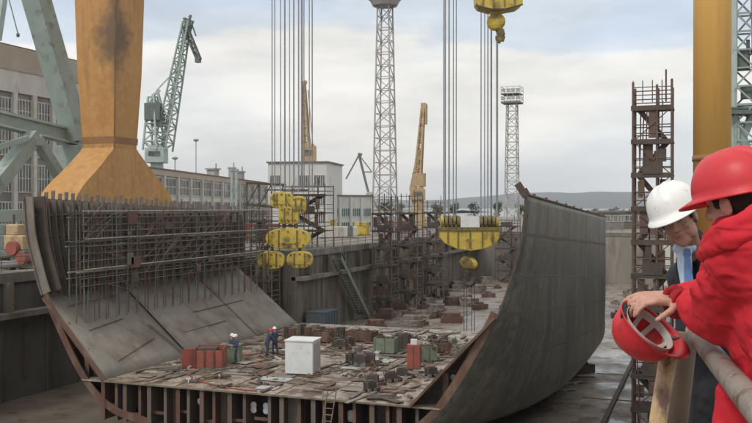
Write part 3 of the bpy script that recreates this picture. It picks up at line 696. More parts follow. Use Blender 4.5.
# scaffold towers against the far left wall
for u, wv, Yv, z1v, lab in ((396,2.6,107,3.2,'scaffold tower against the far left wall beneath the tan crane, nearest of three'), (421,3.2,117,3.4,'middle scaffold tower against the far left dock wall'), (446,3.4,130,2.6,'farthest of three scaffold towers against the left dock wall')):
    p = atX(u, 207, XL2+1.9); stair_tower((XL2+2.7,Yv), wv, 2.4, FZ, z1v, lab, 2.2, 'scaf')
for xx, yy, ww, zt_, lab in late_towers: stair_tower((xx,yy), ww, 2.4, FZ, zt_, lab, 2.1, 'scaf')
stair_tower((XL2-3.2, 96), 5.5, 2.6, QZ, 4.4, 'low wide scaffold on the left quay beside the pale office block', 2.1, 'scaf')
stair_tower((XL1+3.3, 84.0), 2.4, 1.8, FZ, 1.2, 'dark scaffold tower at the stepped corner of the left dock wall', 2.1, 'scaf')
# ------------------------------------------------------------------ gantry crane
GY = 70.0
LC = Vector((-52.3, 69.0, QZ))
g = thing('gantry_crane', (LC.x, LC.y, QZ), 'huge ochre gantry crane straddling the dock, square left leg, round right leg', 'gantry crane')
def ring(c, hx, hy, z): return [(c.x-hx,c.y-hy,z),(c.x+hx,c.y-hy,z),(c.x+hx,c.y+hy,z),(c.x-hx,c.y+hy,z)]
b = MB(); b.loft([ring(LC,1.75,1.75,7.0), ring(LC,2.1,2.1,14), ring(LC,2.35,2.35,24), ring(LC,2.8,2.8,46)]); lg = b.build('leg', M['orange'], g, bevel=.12)
lg['label'] = 'square ochre left leg with a grease streak'
b = MB(); rg = []
for hy, z in ((1.77,7.1),(2.0,6.8),(2.5,6.4),(3.15,5.85),(3.9,5.25),(4.75,4.6),(5.6,4.0),(6.35,3.4),(6.95,2.8),(7.4,2.2),(7.7,1.5),(7.85,.8),(7.9,-.4)): rg.append(ring(LC,1.77+.05*(7.1-z),hy,z))
b.loft(list(reversed(rg))); b.build('leg_foot', M['orange'], g)
b = MB(); b.loft([ring(LC,1.80,1.80,7.5), ring(LC,1.83,1.83,8.1)]); b.build('leg_band', M['orangedk'], g)
b = MB(); b.loft([ring(LC,1.76,1.76,7.0)[1:2]*1+[(LC.x+1.83,LC.y-1.83,7),(LC.x+1.83,LC.y-1.66,7),(LC.x+1.66,LC.y-1.66,7)], [(LC.x+2.35,LC.y-2.43,24),(LC.x+2.43,LC.y-2.43,24),(LC.x+2.43,LC.y-2.25,24),(LC.x+2.2,LC.y-2.2,24)]]); b.build('corner_seam', M['soot'], g)
for yy in (-6.6,-4.2,4.2,6.6):
    b = MB(); b.bx(LC.x-.7, LC.x+.7, LC.y+yy-1, LC.y+yy+1, -2.2, -.45); bo = b.build('bogie', M['orangedk'], g)
    for d2 in (-.55,.55): MB().tube((LC.x-.5,LC.y+yy+d2,QZ+.5), (LC.x+.5,LC.y+yy+d2,QZ+.5), .5, n=16).build('wheel', M['darksteel'], bo)
RC = atd(712, 207, 77); RC.z = QZ
b = MB(); b.tube((RC.x,RC.y,-1), (RC.x,RC.y,46), 1.58, n=40); o = b.build('leg', M['orangelit'], g, True); o['label'] = 'round ochre right leg'
b = MB(); b.tube((RC.x,RC.y,QZ+1.1), (RC.x,RC.y,-1), 2.0, n=24); b.bx(RC.x-1.2,RC.x+1.2,RC.y-5,RC.y+5,QZ+.6,QZ+1.6); b.build('leg_foot', M['orangedk'], g)
b = MB(); b.tube((RC.x,RC.y,5.6), (RC.x,RC.y,6.1), 1.66, n=40); b.build('leg_band', M['orangedk'], g, True)
b = MB(); b.bx(LC.x-6, RC.x+6, GY-3, GY+3, 46.02, 51); b.build('girder', M['orange'], g)

def ropes(t, pts, ztop, zb, r=.035):
    for (x, y) in pts: MB().tube((x,y,zb), (x,y,ztop), r, n=6, caps=False).build('rope', M['cable'], t)
# hoist 1: clustered double block (left)
c1 = atd(288, 200, 79); k = 79/FPX
def P1(u, v, dy=0): p = atd(u, v, 79); return Vector((p.x, p.y, p.z))+F2*dy
t = thing('hook_block', P1(288,268), 'weathered yellow cluster of four hoist blocks hanging left of centre', 'hoist block')
def plate(u0, v0, u1, v1, dy0, dy1, cham=.25):
    """yellow cheek plate: chamfered octagon facing the camera with depth"""
    a, c = P1(u0,v0), P1(u1,v1); b = MB(); w = (u1-u0)*k; h = (v1-v0)*k; ex = .16+cham*1.5
    out = [(w/2+w/2*math.copysign(abs(math.cos(q))**ex, math.cos(q)), -h/2+h/2*math.copysign(abs(math.sin(q))**ex, math.sin(q))) for q in [-2*math.pi*i/20 for i in range(20)]]
    r0 = [a+RT*x+UP*z+F2*dy0 for x, z in out]; r1 = [a+RT*x+UP*z+F2*dy1 for x, z in out]
    return b.loft([r0, r1])
for (u0,v0,u1,v1,ch) in ((271,192,293,208,.25),(279,206,299,224,.1),(292,196,306,214,.3),(266,228,311,249,.45),(258,251,285,269,.42),(287,251,313,268,.42)):
    q = plate(u0,v0,u1,v1,-.55,.55,ch).build('cheek_plate', M['hookyel'], t, bevel=.05)
    cc = (P1((u0+u1)/2,(v0+v1)/2)); b = MB(); rr = min(u1-u0,v1-v0)*k*.3
    b.tube(cc-F2*.62, cc+F2*.62, rr*.4, n=14); b.build('axle', M['hookyel'], t)
    for f, g_ in ((.16,.2),(.84,.2),(.16,.8),(.84,.8),(.5,.16),(.5,.84)):
        pb_ = P1(u0+(u1-u0)*f, v0+(v1-v0)*g_); b = MB(); b.tube(pb_-F2*.64, pb_-F2*.3, .09, n=8); b.build('bolt', M['hookdk'], t)
    q2 = plate(u0+(u1-u0)*.22, v0+(v1-v0)*.24, u1-(u1-u0)*.22, v1-(v1-v0)*.24, -.6, -.5, ch).build('boss_plate', M['hookyel'], t)
    b = MB()
    for f in (.3,.7):
        pa = P1(u0+(u1-u0)*f,v0+2)-F2*.6; pb = P1(u0+(u1-u0)*f,v1-2)-F2*.6; b.beam(pa, pb, .1, .09)
    b.split('rib', M['hookdk'], t)
b = MB()
for (ua,va,ub,vb,r) in ((284,222,284,232,.18),(296,222,296,232,.18),(272,247,272,254,.16),(300,247,300,254,.16),(270,226,270,206,.05),(304,214,304,230,.05)): b.tube(P1(ua,va), P1(ub,vb), r, n=8)
b.build('link', M['hookdk'], t)
b = MB(); b.beam(P1(262,226), P1(313,226), .2, .14); b.beam(P1(266,190), P1(308,190), .15, .12); b.split('spreader', M['darksteel'], t)
for u, dy, r in ((272.5,-.3,.055),(274.3,.35,.05),(281,-.3,.05),(284.5,.3,.075),(290,-.3,.045),(293.5,.3,.07),(299,-.35,.07),(301.5,.3,.09),(304,0,.05),(309.5,-.2,.05),(312,.3,.06)):
    p = P1(u,192,dy); MB().tube((p.x,p.y,p.z), (p.x,p.y,46), r, n=6, caps=False).build('rope', M['cable'], t)
# hoist 2: wide trapezoid block (centre)
def P2(u, v, dy=0): p = atd(u, v, 74.5); return p+F2*dy
k2 = 74.5/FPX
t = thing('hook_block', P2(469,300), 'wide yellow trapezoid hoist block hanging over the middle of the dock', 'hoist block')
b = MB(); out = [(440,228),(498,228),(498,238),(494,244),(484,248),(470,250.5),(455,248),(444,243),(440,238)]
b.loft([[P2(u,v,-.9) for u, v in out], [P2(u,v,.9) for u, v in out]]); b.build('body', M['hookyel'], t, bevel=.05)
b = MB(); b.loft([[P2(u,v,-1.0) for u, v in ((439,227),(499,227),(499,230.5),(439,230.5))], [P2(u,v,1.0) for u, v in ((439,227),(499,227),(499,230.5),(439,230.5))]]); b.build('top_flange', M['hookdk'], t)
for u in (447,457,469,481,491):
    b = MB(); b.beam(P2(u,231,-.95), P2(u,247 if 450 < u < 488 else 243,-.95), .09, .07); b.build('rib', M['hookdk'], t)
for i, u in enumerate((442,446,450,454,458,481,485,489,493,497)):
    b = MB(); pc = P2(u,221.5); rr = .52
    b.tube(pc-RT*.12, pc+RT*.12, rr, n=18); b.build('sheave', M['hookyel' if i in (0,9) else 'hookdk'], t)
b = MB(); b.loft([[P2(u,v,-.5) for u, v in ((460,217),(479,217),(479,227),(460,227))], [P2(u,v,.6) for u, v in ((460,217),(479,217),(479,227),(460,227))]]); b.build('ballast_box', M['white'], t)
b = MB(); b.tube(P2(469.5,249), P2(469.5,258), .2, n=10); b.build('swivel', M['hookdk'], t)
sb = MB(); pc = P2(469,263)
sb.ell(pc, (.8,.45,.55), Matrix.Rotation(.3,3,'Y'), 14, 8); o = sb.build('lower_block', M['hookyel'], t)
b = MB(); b.tube(pc-RT*.1-F2*.6, pc-RT*.1+F2*.6, .35, n=14); b.beam(P2(459,262,-.4), P2(468,258,-.4), .3, .2); b.build('pin', M['hookdk'], t)
b = MB(); hpz = [P2(468+5*math.sin(a)*1.0+1, 278-7*math.cos(a)) for a in [i*.38 for i in range(0, 13)]]
b.tube(P2(470,266), P2(469,272), .3, n=10)
for i in range(12): b.tube(hpz[i], hpz[i+1], .38-.018*i, .38-.018*(i+1), n=8)
b.build('hook', M['darksteel'], t)
for u, dy, r in ((443.5,-.3,.055),(445.5,.3,.06),(449,0,.07),(453,-.3,.045),(456.5,.3,.045),(480.5,-.3,.05),(485,.3,.045),(487.5,-.2,.06),(491.5,.2,.075),(496,-.3,.05),(498,.3,.045)):
    p = P2(u,224,dy); MB().tube((p.x,p.y,p.z), (p.x,p.y,46), r, n=6, caps=False).build('rope', M['cable'], t)
for u, v1 in ((462,322),(466,330),(473,335),(477,326)):
    p = P2(469,283); p = p+RT*((u-469)*.06); q = Vector((p.x, p.y, FZ+.5+(u-460)*.03)); MB().tube(p, q, .03, n=5).build('sling', M['darksteel'], t)
# hoist 3: at the top edge, a little in front
def P3(u, v, dy=0): return atd(u, v, 68)+F2*dy
t = thing('hook_block', P3(497,42), 'yellow hoist block with a dark hook at the top edge of the view', 'hoist block')
out = [(474,-14),(522,-14),(521,6),(516,9.5),(503,12),(488,12),(478,9),(475,5)]
b = MB(); b.loft([[P3(u,v,-.8) for u, v in out], [P3(u,v,.8) for u, v in out]]); b.build('body', M['hookyel'], t, bevel=.05)
b = MB(); b.beam(P3(475,8,-.85), P3(489,11.5,-.85), .1, .1); b.beam(P3(489,11.5,-.85), P3(504,11.5,-.85), .1, .1); b.beam(P3(504,11.5,-.85), P3(521,7,-.85), .1, .1); b.build('lower_edge', M['darksteel'], t)
for u in (482,492,503,513): b = MB(); b.beam(P3(u,-12,-.85), P3(u,9,-.85), .08, .08); b.build('rib', M['hookdk'], t)
b = MB(); b.tube(P3(494,12), P3(495,18), .35, n=10); b.ell(P3(496,22), (.75,.45,.7), nu=14, nv=8); b.build('lower_block', M['hookyel'], t)
b = MB(); pts = [P3(u,v) for u, v in ((496,25),(500,30),(502,36),(501,41),(498,40),(497,36))]
for i in range(5): b.tube(pts[i], pts[i+1], .36-.04*i, .32-.04*i, n=8)
b.build('hook', M['hookdk'], t)
for u in (480,490,505,515): p = P3(u,-10); MB().tube(p, (p.x,p.y,46), .05, n=6, caps=False).build('rope', M['cable'], t)

# ------------------------------------------------------------------ lattice helpers
def lattice(b, p, q, w0, w1, n, r0=.09, r=.045, faces=4):
    p, q = Vector(p), Vector(q); z = (q-p).normalized(); up = Vector((0,0,1)) if abs(z.z) < .9 else Vector((0,1,0))
    x = up.cross(z).normalized(); y = z.cross(x)
    def cr_(f): w_ = (w0+(w1-w0)*f)/2; c = p.lerp(q, f); return [c+x*(sx_*w_)+y*(sy_*w_) for sx_, sy_ in ((-1,-1),(1,-1),(1,1),(-1,1))]
    for i in range(n):
        A, B = cr_(i/n), cr_((i+1)/n)
        for j in range(4):
            b.beam(A[j], B[j], r0*2); b.beam(B[j], B[(j+1) % 4], r*2)
            a, c = (A[j], B[(j+1) % 4]) if (i+j) % 2 else (A[(j+1) % 4], B[j]); b.beam(a, c, r*2)
    return b
# floodlight towers
B1 = atd(385, 207, 150); B1.z = QZ
t = thing('floodlight_tower', B1, 'tall slender pale lattice mast with a round platform reaching the top of the view', 'floodlight tower')
lattice(MB(), (B1.x,B1.y,QZ), (B1.x,B1.y,36.2), 3.4, 2.0, 19, .11, .06).build('mast', M['galv'], t)
zt = atd(385,4,150).z
b = MB(); b.tube((B1.x,B1.y,zt-.4), (B1.x,B1.y,zt+.5), 2.1, 2.6, n=20); b.build('platform', M['galv'], t)
for i in range(8):
    a = i*math.pi/4; b = MB(); c = Vector((B1.x+2.6*math.cos(a), B1.y+2.6*math.sin(a), zt+1.3)); b.box(c, (.8,.8,.9), a); b.beam(c, (B1.x+2.3*math.cos(a),B1.y+2.3*math.sin(a),zt+.4), .1); b.build('floodlight', M['darksteel'], t)
B2 = atd(512, 207, 205); B2.z = QZ
t = thing('floodlight_tower', B2, 'farther lattice floodlight mast with a two tier lamp cage above the right hull', 'floodlight tower')
z2 = atd(512,103,205).z
lattice(MB(), (B2.x,B2.y,QZ), (B2.x,B2.y,z2), 3.0, 2.2, 16, .11, .065).build('mast', M['galv'], t)
b = MB(); b.bx(B2.x-2.2,B2.x+2.2,B2.y-2,B2.y+2,z2-.2,z2+.2)
b.bx(B2.x-2.2,B2.x+2.2,B2.y-2,B2.y+2,z2+1.9,z2+2.1); b.build('platform', M['cranedark'], t)
b = MB()
for zz in (z2+.8,z2+1.3,z2+2.9,z2+3.6):
    for s in (-1,1): b.beam((B2.x-2.2,B2.y+2*s,zz),(B2.x+2.2,B2.y+2*s,zz),.09); b.beam((B2.x+2.2*s,B2.y-2,zz),(B2.x+2.2*s,B2.y+2,zz),.09)
for x in (-2.2,-.7,.7,2.2):
    for y in (-2,2): b.beam((B2.x+x,B2.y+y,z2),(B2.x+x,B2.y+y,z2+3.7),.1)
b.build('cage', M['galv'], t)
for x in (-1.6,-.5,.6,1.7):
    for zz in (1.0,2.8): b = MB(); b.box((B2.x+x,B2.y-1.9,z2+zz), (.7,.4,.7)); b.build('floodlight', M['galv'], t)
# plain lamp masts
for u, v0, v1, d, lab in ((196,140,168,150,'thin lamp mast standing above the long hall roof'), (175,158,172,140,'short lamp mast beside the green jib crane')):
    p = atd(u, v1, d); q = atd(u, v0, d); t = thing('lamp_mast', p, lab, 'lamp mast')
    MB().tube((p.x,p.y,QZ), q, .09, n=6).build('mast', M['galv'], t); b = MB(); b.ell(q, (.5,.5,.28), nu=10, nv=6); b.build('lamp_head', M['galv'], t)
    t.location = p

# ------------------------------------------------------------------ jib cranes
def jib_crane(d, base, cab, pts, label, mt, wj=1.0, name='jib_crane', counter=None, tower_w=(3.4,2.2), solid=True):
    p0 = atd(base[0], 207, d); p0.z = QZ
    t = thing(name, p0, label, 'crane')
    top = atd(base[0], base[1], d); lo = Vector((p0.x,p0.y,QZ))
    b = MB(); b.tube(lo, top, tower_w[0]/2, tower_w[1]/2, n=12) if solid else lattice(b, lo, top, tower_w[0], tower_w[1], 10); b.build('tower', M[mt], t)
    b = MB(); u0, v0, u1, v1 = cab; a = atd(u0,v0,d); c = atd(u1,v1,d)
    cc = (a+c)/2; wd = (c-a).dot(RT); hh_ = abs(a.z-c.z)
    b.box(cc, (wd, wd*1.0, hh_), YAW); b.box(cc+UP*(hh_*.55), (wd*.7,wd*.8,hh_*.16), YAW); b.build('machine_house', M[mt], t, bevel=.1)
    b = MB(); b.box(cc-F2*(wd*.52)+UP*hh_*.1, (wd*.6,.1,hh_*.3), YAW); b.build('window', M['glass'], t)
    q = [atd(u, v, d) for u, v, *_ in pts]
    return t, q
# green level-luffing crane behind the hall
t, q = jib_crane(168, (157,152), (147,148,166,163), [(163,150),(187,22),(199,62)], 'grey green luffing jib crane rising behind the long hall', 'palegreen')
b = MB(); lattice(b, q[0], q[1], 2.6, 1.1, 16, .14, .07); b.beam(q[0]+UP*.3, q[1], .35, .5); b.build('jib', M['green'], t)
d = 168
b = MB(); lattice(b, atd(184,24,d), atd(199,60,d), .8, .7, 6, .12, .07); b.beam(atd(184,18,d), atd(187,24,d), .5); b.beam(atd(191,15,d), atd(188,24,d), .4); b.beam(atd(184,18,d), atd(194,22,d), .3); b.beam(atd(189,16,d), atd(196,36,d), .25); b.beam(atd(187,40,d), atd(192,22,d), .5); b.build('fly_jib', M['cranedark'], t)
b = MB(); b.box(atd(198,60,d), (.9,.9,1.0)); b.build('jib_head', M['cranedark'], t)
b = MB(); lattice(b, atd(154,150,d), atd(153,97,d), 3.0, 1.3, 6, .16, .09); b.beam(atd(148,118,d), atd(154,94,d), .5); b.beam(atd(158,93,d), atd(163,112,d), .4); b.beam(atd(152,96,d), atd(160,90,d), .4); b.beam(atd(156,91,d), atd(178,68,d), .2); b.build('a_frame', M['palegreen'], t)
b = MB(); b.box(atd(154,112,d), (3.0,2.6,3.2), .3); b.box(atd(158,120,d), (2.2,2,2.4), .3); b.build('counterweight', M['cranedark'], t)
# yellow crane 1 behind ropes
t, q = jib_crane(188, (309,163), (302,146,316,163), [(307,150),(303,84)], 'ochre jib crane with a cab standing above the pale office block', 'tan')
b = MB(); d = 188; lattice(b, atd(307,150,d), atd(303.5,84,d), 1.1, .6, 18, .13, .07); b.beam(atd(311,150,d), atd(305,86,d), .16); b.build('jib', M['tan'], t)
b = MB(); b.beam(atd(301,83,d), atd(307,82,d), .5, .7); b.beam(atd(313,146,d), atd(308,90,d), .14); b.build('jib_head', M['tan'], t)
# tan crane 2
t, q = jib_crane(195, (418,196), (410,189,425,200), [(414,192),(423,106)], 'tan jib crane with a steep slim jib right of the tall lattice mast', 'tan', tower_w=(3.8,2.4))
b = MB(); d = 195; lattice(b, atd(417,192,d), atd(423,108,d), 1.5, .6, 20, .15, .08); b.beam(atd(414,188,d), atd(419,150,d), 1.0, .8); b.build('jib', M['tan'], t)
b = MB(); lattice(b, atd(424.5,104,d), atd(425,124,d), .8, .6, 4, .13, .09); b.box(atd(423.5,106,d), (1.0,.9,1.3)); b.build('jib_head', M['tan'], t)
b = MB(); b.beam(atd(411,190,d), atd(417,162,d), .7); b.beam(atd(422,190,d), atd(417,162,d), .7); b.beam(atd(417,162,d), atd(425,108,d), .16); b.box(atd(419,180,d), (2.6,2,3)); b.build('a_frame', M['tan'], t)
# distant crane
t, q = jib_crane(420, (369,197), (366,193,374,201), [], 'small distant grey crane with a bent jib left of the lattice mast', 'galv', tower_w=(3.4,3))
b = MB(); d = 420
for (a, c, w_) in (((369,195),(359,155),.9),((359,155),(346,179),.7),((359,155),(372,172),.5),((358,154),(362,155),1.4),((364,172),(372,172),.5)): b.beam(atd(*a,d), atd(*c,d), w_)
b.build('jib', M['cranedark'], t)
# green portal crane at far left (foreground structure behind the ochre leg)
pc = Vector((-63, 68, QZ))
t = thing('portal_crane', pc, 'big grey green portal crane base with a slanting beam at the left edge', 'crane')
def PB(u, v, d): return atd(u, v, d)
def beam_uv(a, c, w, h, name='beam', m='green'):
    b = MB(); b.beam(PB(*a), PB(*c), w, h); o = b.build(name, M[m], t, bevel=.04); return o
beam_uv((28,-30,84),(77,140,88),2.0,1.9,'slanting_leg')
beam_uv((-30,112,76),(83,139,90),.9,1.55,'cross_beam')
b = MB(); b.beam(PB(-30,106,76), PB(83,133,90), 1.3, .18); b.beam(PB(-30,119,76), PB(83,146,90), 1.3, .18); b.build('cross_beam_flange', M['palegreen'], t)
beam_uv((34,136,82),(-14,196,76),1.3,1.3,'brace'); beam_uv((36,138,82),(62,180,86),.9,.9,'brace')
beam_uv((-10,150,77),(28,138,80),.5,.5,'brace')
beam_uv((76,146,89),(76,262,89),2.9,2.9,'column'); beam_uv((68,100,88),(78,142,89),1.2,1.2,'brace','palegreen')
beam_uv((30,138,82),(30,146,82),2.4,1.0,'gusset')
beam_uv((-25,217,76),(62,214,84),.9,1.1,'lower_beam','palegreen')
b = MB(); b.tube(PB(4,-20,60), PB(18,34,60), .035); b.ell(PB(18,35,60), (.12,.12,.16)); single('hanging_line', b, M['cranedark'], PB(18,35,60), 'thin dark line with a small weight at the top left corner', 'cable')
b = MB(); b.beam(PB(6,-30,70), PB(-4,40,70), .7, .5); b.build('stay', M['palegreen'], t)
# machinery on the left quay
for (u, z1v, lab, mm, X) in ((20, 1.3, 'orange winch machine on the left quay seen behind the hull edge', 'redpaint', -50.2), (8, 1.0, 'dark grey compressor on the left quay at the picture edge', 'cranedark', -52)):
    p = atX(u, 230, X); b0 = Vector((p.x, p.y, QZ)); t2 = thing('winch' if 'winch' in lab else 'compressor', b0, lab, 'machine')
    b = MB(); b.bx(p.x-1.3,p.x+1.3,p.y-1,p.y+1,QZ+.3,QZ+1.5); b.build('base', M['cranedark'], t2, bevel=.05)
    b = MB(); b.box((p.x,p.y,QZ+2.1), (1.9,1.5,1.2)); b.box((p.x-.3,p.y,QZ+3.1), (1.2,1.2,.9)); b.build('housing', M[mm if mm != 'redpaint' else 'tan'], t2, bevel=.12)
    b = MB(); b.tube((p.x+.2,p.y-1.2,QZ+1.7), (p.x+.2,p.y-.7,QZ+1.7), .55, n=16); b.tube((p.x+1.0,p.y-1.1,QZ+.9), (p.x+1.0,p.y+1.1,QZ+.9), .5, n=16); b.build('drum', M[mm], t2)
    b = MB(); b.tube((p.x+.6,p.y,QZ+2.6), (p.x+.6,p.y,z1v), .09); b.build('exhaust', M['darksteel'], t2)
# green crane at the right edge
GC = atd(745, 207, 105); GC.z = QZ
t = thing('portal_crane', GC, 'pale green lattice crane behind the round ochre leg at the right edge', 'crane')
d = 105
b = MB(); b.beam(atd(731,-40,d), atd(731.5,112,d), 1.15, 1.3); b.build('column', M['palegreen'], t)
b = MB(); lattice(b, atd(746,250,d), atd(744,-40,d), 2.6, 1.7, 16, .16, .1); b.build('mast', M['green'], t)
b = MB(); b.beam(atd(722,113,d), atd(770,113,d), 3, .5); b.beam(atd(722,109,d), atd(770,109,d), 2.4, .2); b.build('platform', M['cranedark'], t)
b = MB(); b.beam(atd(733,116,d), atd(752,160,d), .8, .8); b.beam(atd(752,116,d), atd(737,150,d), .8, .8); b.beam(atd(734,116,d), atd(733,270,d), 1.2, 1.2); b.beam(atd(760,116,d), atd(760,270,d), 1.2, 1.2); b.build('portal_leg', M['palegreen'], t)
b = MB(); b.beam(atd(748,40,d), atd(748,70,d), .4, .6); b.box(atd(742,60,d), (1.4,1.2,2.2)); b.box(atd(748,92,d), (1.6,1.2,1.6)); b.split('equipment', M['cranedark'], t)

# ------------------------------------------------------------------ buildings
def facade_building(name, A, B, depth, z1, label, wall, bays, rows, group=None, z0=QZ, fascia=None, parapet=None, frame='mullion', pane='glass', pil=True, roofm='roof', winw=.8, cat='building', skip=()):
    """A->B is the facade line seen by the camera; body extends away from it"""
    A, B = Vector((A[0],A[1],0)), Vector((B[0],B[1],0)); e = (B-A); Ln = e.length; e.normalize(); n = Vector((-e.y, e.x, 0))
    if n.dot(Vector((A.x, A.y, 0))) < 0: n = -n          # away from camera
    rz = math.atan2(e.y, e.x)
    t = thing(name, (A.x, A.y, z0), label, cat, group)
    def bxl(b, a0, a1, n0, n1, zz0, zz1): c = A+e*((a0+a1)/2)+n*((n0+n1)/2); b.box((c.x,c.y,(zz0+zz1)/2), (a1-a0, n1-n0, zz1-zz0), rz)
    b = MB(); bxl(b, 0, Ln, 0, depth, z0, z1); b.build('wall', M[wall], t)
    b = MB(); bxl(b, -.3, Ln+.3, -.3, depth+.3, z1, z1+.25); b.build('roof', M[roofm], t)
    if fascia: b = MB(); bxl(b, 0, Ln, -.25, -.002, fascia[0], fascia[1]); b.build('fascia', M[fascia[2]], t)
    if parapet: b = MB(); bxl(b, -.1, Ln+.1, -.34, -.01, parapet[0], parapet[1]); b.build('parapet', M[parapet[2]], t)
    bw = Ln/bays
    if pil:
        for i in range(bays+1): b = MB(); bxl(b, max(0,i*bw-.28), min(Ln,i*bw+.28), -.42, -.005, z0, fascia[0] if fascia else z1-.3); b.build('pilaster', M[frame], t)
    for r_, (za, zb, nm) in enumerate(rows):
        for i in range(bays):
            if (r_, i) in skip: continue
            a0 = i*bw+bw*(1-winw)/2; a1 = (i+1)*bw-bw*(1-winw)/2
            b = MB(); bxl(b, a0, a1, -.10, -.004, za, za+.12); bxl(b, a0, a1, -.10, -.004, zb-.12, zb)
            for k_ in range(nm+1): x = a0+(a1-a0-.1)*k_/nm; bxl(b, x, x+.1, -.12, -.101+.098, za+.12, zb-.12)
            if zb-za > 2.2: bxl(b, a0, a1, -.085, -.006, (za+zb)/2-.05, (za+zb)/2+.05)
            w_ = b.build('window', M[frame], t)
            b = MB(); bxl(b, a0+.05, a1-.05, -.05, -.003, za+.06, zb-.06); b.build('pane', M[pane], w_)
    return t, bxl, Ln
# hall A, far left, tall
A = atX(-30, 207, -71); B = atX(131, 207, -71)
ztA = atX(0, 45, -71).z
facade_building('factory_hall', (A.x,A.y), (B.x,B.y), 40, ztA, 'tall weathered factory hall with a brown parapet behind the left crane leg', 'brickdk', 9,
    [(11.0,13.6,5),(7.2,10.4,5),(3.2,6.4,5),(-1.0,2.2,5)], fascia=(14.2,16.6,'fascia'), parapet=(16.6,ztA+.1,'parapet'))
# hall B, long, lower
A = atd(147,207,120); B = atd(272,207,205)
facade_building('long_hall', (A.x,A.y), (B.x,B.y), 26, 6.9, 'long low factory hall with a grid of pale mullions behind the ochre leg', 'cream', 13,
    [(3.3,5.9,3),(-.2,2.6,3),(-3.0,-.9,2)], fascia=(6.1,6.9,'parapet'), winw=.86)
for (u, h, wv, lab) in ((213,1.2,1.6,'grey roof vent box on the long hall, left of three'),(232,2.0,1.0,'taller roof vent pipe on the long hall'),(240,1.5,1.3,'right hand roof vent box on the long hall')):
    f = (u-147)/(272-147); dd2 = 1/((1-f)/120+f/205); p = atd(u,207,dd2+6); z0_ = 7.15; b = MB(); b.box((p.x,p.y,z0_+h/2), (wv,wv,h)); b.box((p.x,p.y,z0_+h+.15), (wv*1.3,wv*1.3,.3)); b.tube((p.x+wv*.4,p.y,z0_+h),(p.x+wv*.4,p.y,z0_+h+1.2),.14); single('roof_vent', b, M['galv'], (p.x,p.y,z0_), lab, 'roof vent')
# pale vertical pipe/column pair at u=235
for u, lab in ((232,'left of two pale ventilation stacks in front of the long hall'),(236.5,'right of two pale ventilation stacks in front of the long hall')):
    p = atd(u,207,112); b = MB(); b.tube((p.x,p.y,QZ),(p.x,p.y,atd(u,171,112).z),.2,n=10); b.tube((p.x,p.y,atd(u,171,112).z),(p.x,p.y,atd(u,169,112).z),.3,n=10); single('vent_stack', b, M['palegreen'], (p.x,p.y,QZ), lab, 'vent stack', smooth=False)
# office block C
A = atd(268,207,170); B = atd(327,207,168); zc = atd(300,163,170).z
facade_building('office_block', (A.x,A.y), (B.x,B.y), 14, zc, 'pale grey office block with rows of strip windows behind the hoist ropes', 'offwhite', 4,
    [(5.6,7.8,5),(1.9,3.9,5),(-1.6,.4,5)], frame='offwhite', pil=False, winw=.74, skip=((0,1),(1,1),(2,0)))
A = atd(328.5,207,176); B = atd(372,207,182)
facade_building('workshop_block', (A.x,A.y), (B.x,B.y), 18, atd(340,196,176).z, 'lower white workshop block with green tinted windows right of the office block', 'offwhite', 4,
    [(-.4,1.4,4),(-2.4,-1.4,4)], frame='offwhite', pane='glassgreen', pil=True, winw=.8)
b = MB(); p = atd(362,207,150); b.bx(p.x-1.1,p.x+1.1,p.y-.7,p.y+.7,QZ,-1); b.bx(p.x-.9,p.x+.9,p.y-.8,p.y-.701,QZ+.2,-1.3); single('yellow_cabin', b, M['hookyel'], (p.x,p.y,QZ), 'yellow cabin on the left quay before the white workshop block', 'cabin', bevel=.05)
b = MB(); p = atd(333,207,150); b.bx(p.x-.35,p.x+.35,p.y-.4,p.y+.4,QZ,-.7); b.bx(p.x-.5,p.x+.5,p.y-.5,p.y+.5,-.7,-.5); single('yellow_post', b, M['hookyel'], (p.x,p.y,QZ), 'slim yellow bollard post between the office block and the workshop', 'post')
# containers / huts on far left quay (pink/red, green bands)
for (u, d_, ln, hh2, mm, lab) in ((256,128,7,2.3,'redpaint','faded red container on the quay left of the yellow hoist blocks'),(268,121,5,1.9,'binGreen','dull green container in front of the faded red one'),(338,140,6,1.6,'cream','cream site hut on the far quay under the office block'),(400,165,5,2.2,'redpaint','red hut behind the scaffold towers on the far quay'),(480,210,8,2.6,'offwhite','white hut beyond the dock end seen behind the trapezoid hoist block')):
    p = atd(u,207,d_); b = MB(); b.box((p.x,p.y,QZ+hh2/2+.15), (ln,2.4,hh2), .5)
    for i in range(9): c = Matrix.Rotation(.5,3,'Z') @ Vector((-ln/2+(i+.5)*ln/9,-1.24,0)); b.box((p.x+c.x,p.y+c.y,QZ+hh2/2+.15), (.12,.08,hh2*.9), .5)
    o = single('container' if 'hut' not in lab else 'site_hut', b, M[mm], (p.x,p.y,QZ), lab, 'container' if 'hut' not in lab else 'hut')
    b = MB(); c = Matrix.Rotation(.5,3,'Z') @ Vector((ln*.3,-1.3,0)); b.box((p.x+c.x,p.y+c.y,QZ+1.1), (.8,.06,1.7), .5); b.build('door', M['cranedark'], o)
# quay railing-like scaffold line at u 245-280
p = atd(247,183,118); q = atd(285,185,112); b = MB(); b.beam(p, q, .35, .3); b.beam(p-UP*2.9, q-UP*2.9, .3, .3)
for f in (0,.33,.66,1): c = p.lerp(q, f); b.beam((c.x,c.y,QZ), c, .14)
for f in (0,.33,.66): b.beam(p.lerp(q,f)-UP*2.9, p.lerp(q,f+.33), .09)
single('pipe_gantry', b, M['darksteel'], (p.x,p.y,QZ), 'dark pipe gantry on the quay left of the yellow hoist blocks', 'gantry')
